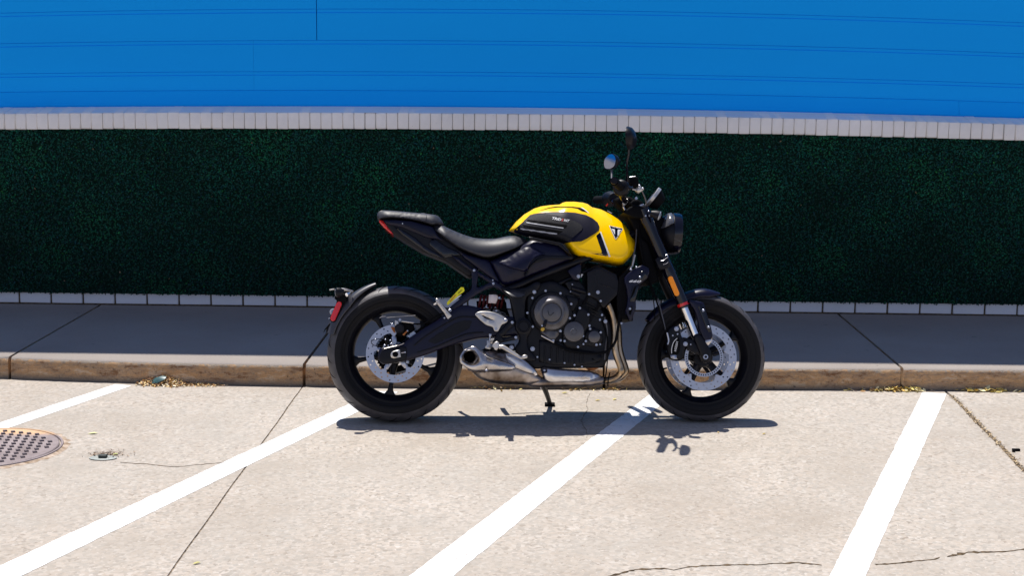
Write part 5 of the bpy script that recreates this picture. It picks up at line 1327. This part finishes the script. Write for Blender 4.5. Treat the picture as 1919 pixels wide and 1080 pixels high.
# ---------------- headlight
hc = L3(1250, 437, 0); 
hd_dir = Vector((1, 0, -.06))
hl = axis_lathe('headlight', [(-.055, .001), (-.05, .045), (-.03, .072), (.0, .088), (.02, .092), (.026, .092), (.026, .001)], hc, hd_dir, M_satin, None, 48)
axis_lathe('headlight_bezel', [(.022, .0945), (.05, .0945), (.060, .090), (.060, .084), (.026, .084)], hc, hd_dir, M_gloss, hl, 48, closed=True)
axis_lathe('headlight_lens', [(.040, .084), (.052, .080), (.058, .060), (.061, .001)], hc, hd_dir, M_lens, hl, 40)
cw = m3([(590,250),(655,240),(690,310),(692,420),(640,430),(560,478),(468,496),(500,432)])  # cut to the outline of the sun highlight
plate('headlight_cowl', cw, M_cowl, -.056, .112, H=.002, hfun=shoulder(cw, -.056, .046, .050, .003), mirror=True, sp=.006, relax=1)
plate('headlight_bracket', m3([(380,250),(470,260),(540,330),(560,560),(540,860),(440,760),(330,560),(300,400)]), M_matte, -.06, .12, r=.008)
plate('headlight_grille', m3([(560,880),(690,870),(770,862),(760,840),(700,850),(560,850)]), M_satin, -.05, .10, r=.003)
# front indicator
fi = axis_lathe('front_indicator', [(-.03, .001), (-.028, .010), (-.008, .0175), (.008, .0195), (.010, .0195)], L3(1231, 403, -.17), (1, -.15, -.35), M_satin, None, 28, sc=(1, 1.15))
axis_lathe('lens', [(.009, .0195), (.014, .018), (.018, .010), (.019, .001)], L3(1231, 403, -.17), (1, -.15, -.35), M_lens, fi, 28, sc=(1, 1.15))
tubep('indicator_stalk', [(1226,405,-.165),(1219,404,-.13),(1214,404,-.10)], .008, M_matte, fi)
for q in ((1215.5,395.5),(1217.5,404.5),(1210,404.5)): bolt(*q, -.14, .0045)
axis_lathe('front_indicator', [(-.03, .001), (-.028, .010), (-.008, .0175), (.008, .0195), (.014, .018), (.018, .001)], L3(1231, 403, -.17)+Vector((0, .34, 0)), (1, .15, -.35), M_satin, None, 24)

# ---------------- gauge
gc = L3(1226, 372, -.03); ga = (L3(1238, 353, -.03)-L3(1214, 384, -.03)).normalized(); gn = Vector((-ga.z, 0, ga.x)); gn = gn if gn.x < 0 else -gn
gg = axis_lathe('instrument', [(-.045, .001), (-.042, .030), (-.010, .048), (.0, .0505), (.004, .0505), (.004, .001)], gc, gn, M_matte, None, 40)
axis_lathe('instrument_rim', [(.0, .050), (.0, .0535), (.014, .0535), (.016, .050)], gc, gn, M_alu, gg, 40, closed=True)
axis_lathe('instrument_glass', [(.005, .001), (.014, .030), (.015, .0495), (.010, .0495)], gc, gn, M_gloss, gg, 40)

# ---------------- handlebar (symmetric in local y)
ge = L3(1151, 339, -.39)
def hb(px, py, y): return L3(px, py, y)
pts_near = [hb(1153,341,-.375), hb(1160,346,-.29), hb(1166,352,-.22), hb(1160,366,-.14), hb(1172,378,-.06), hb(1175,381,-.02)]
pts_near = [Vector((ge.x+.004, -.375, ge.z-.002)), hb(1163,350,-.25), hb(1166,356,-.19), hb(1164,368,-.13), hb(1172,379,-.06)]
def mir(P): return [Vector((p.x, -p.y, p.z)) for p in P]
full = pts_near+[Vector((pts_near[-1].x+.002, 0, pts_near[-1].z))]+list(reversed(mir(pts_near)))
bar = tubel('handlebar', full, .0115, M_gloss, None, 14, 8)
for s in (0, 1):
    T = (lambda P: mir(P)) if s else (lambda P: P)
    a, b2 = T([Vector((ge.x+.002, -.372, ge.z)), pts_near[1]])
    tubel('grip', [a, a.lerp(b2, .5), b2], [.0195, .0185, .0195], M_matte, bar, 20)
    e0 = T([Vector((ge.x-.001, -.392, ge.z+.001))])[0]; tubel('bar_end', [e0, e0.lerp(a, .6), a], [.0145, .0155, .012], M_satin, bar, 18)
    c0_ = T([hb(1165,353,-.215)])[0]; c1_ = T([hb(1163,351,-.25)])[0]; c2_ = T([hb(1167,356,-.17)])[0]
    tubel('switch_housing', [c1_, c1_.lerp(c0_, .3), c0_, c2_], [.025, .037, .038, .024], M_satin, bar, 24)
    # levers
    l0, l1, l2, l3 = T([hb(1178,354,-.17), hb(1184,352,-.24), hb(1183,352,-.32), hb(1177,352,-.375)])
    tubel('lever', [l0, l1, l2, l3], [.008,.0065,.0055,.0065], M_satin, bar, 10)
    # master cylinder / clutch perch
    mcx = T([hb(1186,342,-.14)])[0]; me = mesh_from('reservoir', *box_vf(-.018, .022, -.03, .03, -.022, .020), smooth=False); bevel_mesh(me, .005, 2)
    o = link('fluid_reservoir' if not s else 'clutch_perch', me, M_matte, bar); o.location = mcx; o.rotation_euler = (0, R(-8), 0)
    if s: o.scale = (.6, .6, .6)
tubep('reservoir_lid', [(*m2([(718,108)])[0], -.17), (*m2([(770,100)])[0], -.17), (*m2([(818,96)])[0], -.17)], .0018, M_bolt, bar, 6)
# silver brake fittings ahead of the grip
plate('banjo_fitting', m2([(820,300),(850,270),(870,240),(900,235),(918,275),(955,282),(962,312),(930,340),(880,375),(850,360),(822,335)]), M_alu, -.15, .03, r=.005, parent=bar)
tubep('banjo_bolt', [(*m2([(770,308)])[0], -.14), (*m2([(830,318)])[0], -.145)], .006, M_bolt, bar); bolt(*m2([(882,250)])[0], -.156, .006, bar); bolt(*m2([(938,296)])[0], -.156, .005, bar)
plate('silver_tab', m2([(808,455),(838,430),(858,460),(850,480),(822,488)]), M_disc, -.12, .01, r=.002, parent=bar)
plate('bar_clamp', m2([(605,545),(640,490),(680,470),(702,500),(690,535),(640,590),(615,595)]), M_alu, -.075, .03, r=.004, parent=bar)
plate('bar_clamp', m2([(600,590),(640,600),(690,650),(720,690),(690,720),(640,700),(600,650)]), M_matte, -.07, .03, r=.006, parent=bar)
tubep('clamp_screw', [(*m2([(615,610)])[0], -.08), (*m2([(640,660)])[0], -.08)], .004, M_bolt, bar, 8); tubep('clamp_screw', [(*m2([(665,665)])[0], -.08), (*m2([(690,650)])[0], -.08)], .003, M_bolt, bar, 8)
plate('top_yoke', [(1168,398),(1180,388),(1192,384),(1216,390),(1221,402),(1208,410),(1188,408)], M_matte, -.13, .26, r=.008)
plate('kill_switch', m2([(322,575),(352,545),(358,570),(332,602)]), M_redp, .17, .02, r=.003, parent=bar)
tubep('throttle_cable', [(1166,362,-.18),(1172,372,-.17),(1186,385,-.13),(1205,398,-.1)], .0032, M_matte); tubep('brake_line', [(1203,358,-.14),(1209,372,-.13),(1212,385,-.12),(1215,400,-.10)], .0034, M_eng)
tubep('clutch_cable', [(1150,372,.2),(1168,375,.15),(1195,395,.08),(1205,420,.05)], .0035, M_matte); tubep('brake_line', [(1217,400,-.1),(1220,420,-.09),(1219,440,-.08)], .003, M_matte)
plate('ignition_barrel', [(1176,384),(1190,372),(1205,378),(1206,392),(1190,398)], M_matte, -.03, .06, r=.006)
plate('yoke_wiring', [(1152,372),(1168,366),(1186,370),(1192,384),(1180,398),(1166,392),(1156,384)], M_matte, .03, .10, r=.01)

# ---------------- mirrors
def mirror(s):
    y = -.335
    c = L3(1178, 259, y); c.y = c.y if s > 0 else -c.y
    k = 1.0 if s > 0 else .76
    if s < 0: c += Vector((-.002, 0, -.012))
    nrm_ = Vector((-.955, (.24 if s > 0 else .40)*s, -.02 if s > 0 else .052)).normalized()              # glass faces the rider
    hor = nrm_.cross(Vector((0, 0, 1))).normalized(); up = hor.cross(nrm_).normalized()
    if up.z < 0: up = -up
    out = [(-.066, -.036), (-.082, -.006), (-.074, .026), (-.040, .044), (.000, .052), (.040, .046), (.074, .024), (.084, -.008), (.066, -.038), (.020, -.050), (-.026, -.048)]
    out = [(a*k, b*k) for a, b in sm(out, 3)]
    vf = puff_vf(out, 0, .034, .05, yb=.004, sp=.010)            # shell bulges to -y in shape space
    B = Matrix((hor*s, nrm_, up)).transposed().to_4x4()
    sh = part('mirror', xform(vf, Matrix.Translation(c) @ B), M_satin, None, 40)
    gl = [(a*.90, b*.90) for a, b in out]; V, F, lp = tri2d(gl, .05)
    part('mirror_glass', ([Matrix.Translation(c) @ B @ Vector((a, .0055, b)) for a, b in V], F), M_mirror, sh)
    P = [L3(1179,272,y), L3(1178,290,-.32), L3(1175,305,-.29), L3(1175,325,-.24), L3(1174,345,-.20)]
    if s < 0: P = mir(P)
    tubel('mirror_stem', P, [.0065,.0055,.0048,.0048,.0075], M_gloss if s > 0 else M_eng, sh, 10)
mirror(1); mirror(-1)
# left-hand side of the machine
plate('generator_cover', [(1000,545),(1040,530),(1085,550),(1100,600),(1090,650),(1040,668),(1000,640),(990,590)], M_engb, .12, .09, r=.01)
plate('engine_side_cover', [(1100,560),(1150,560),(1158,620),(1140,660),(1100,660)], M_engb, .11, .09, r=.01)
plate('radiator_shroud', [(1172,522),(1192,502),(1216,500),(1214,525),(1196,545),(1188,570),(1180,590),(1174,580)], M_blue, .135, .03, r=.004)
plate('pivot_plate', [(941,538),(1004,528),(1006,548),(988,560),(985,594),(998,613),(990,640),(1004,670),(985,676),(966,652),(973,640),(965,612),(955,560)], M_satin, .115, .035, r=.006)
tubel('rider_peg', [L3(930,640,.15), L3(925,640,.22), L3(922,640,.285)], [.012,.013,.012], M_alu, None, 12)
tubel('pillion_peg', [L3(850,585,.14), L3(838,588,.20), L3(834,590,.24)], .010, M_alu, None, 10)
tubel('gear_lever', [L3(940,650,.17), L3(985,668,.19), L3(1020,672,.20), L3(1022,672,.235)], .006, M_alu, None, 10)
tubel('rider_peg_bar', [L3(930,648,-.18), L3(930,648,-.29)], .012, M_alu, None, 12)
# indicator of filler between tank and yoke, small wires
tubep('wire_loom', [(1195,405,-.06),(1198,430,-.07),(1200,460,-.09),(1205,490,-.09),(1212,515,-.09)], .006, M_matte)
tubep('wire_loom', [(1225,450,-.05),(1222,480,-.06),(1216,505,-.08)], .005, M_matte)
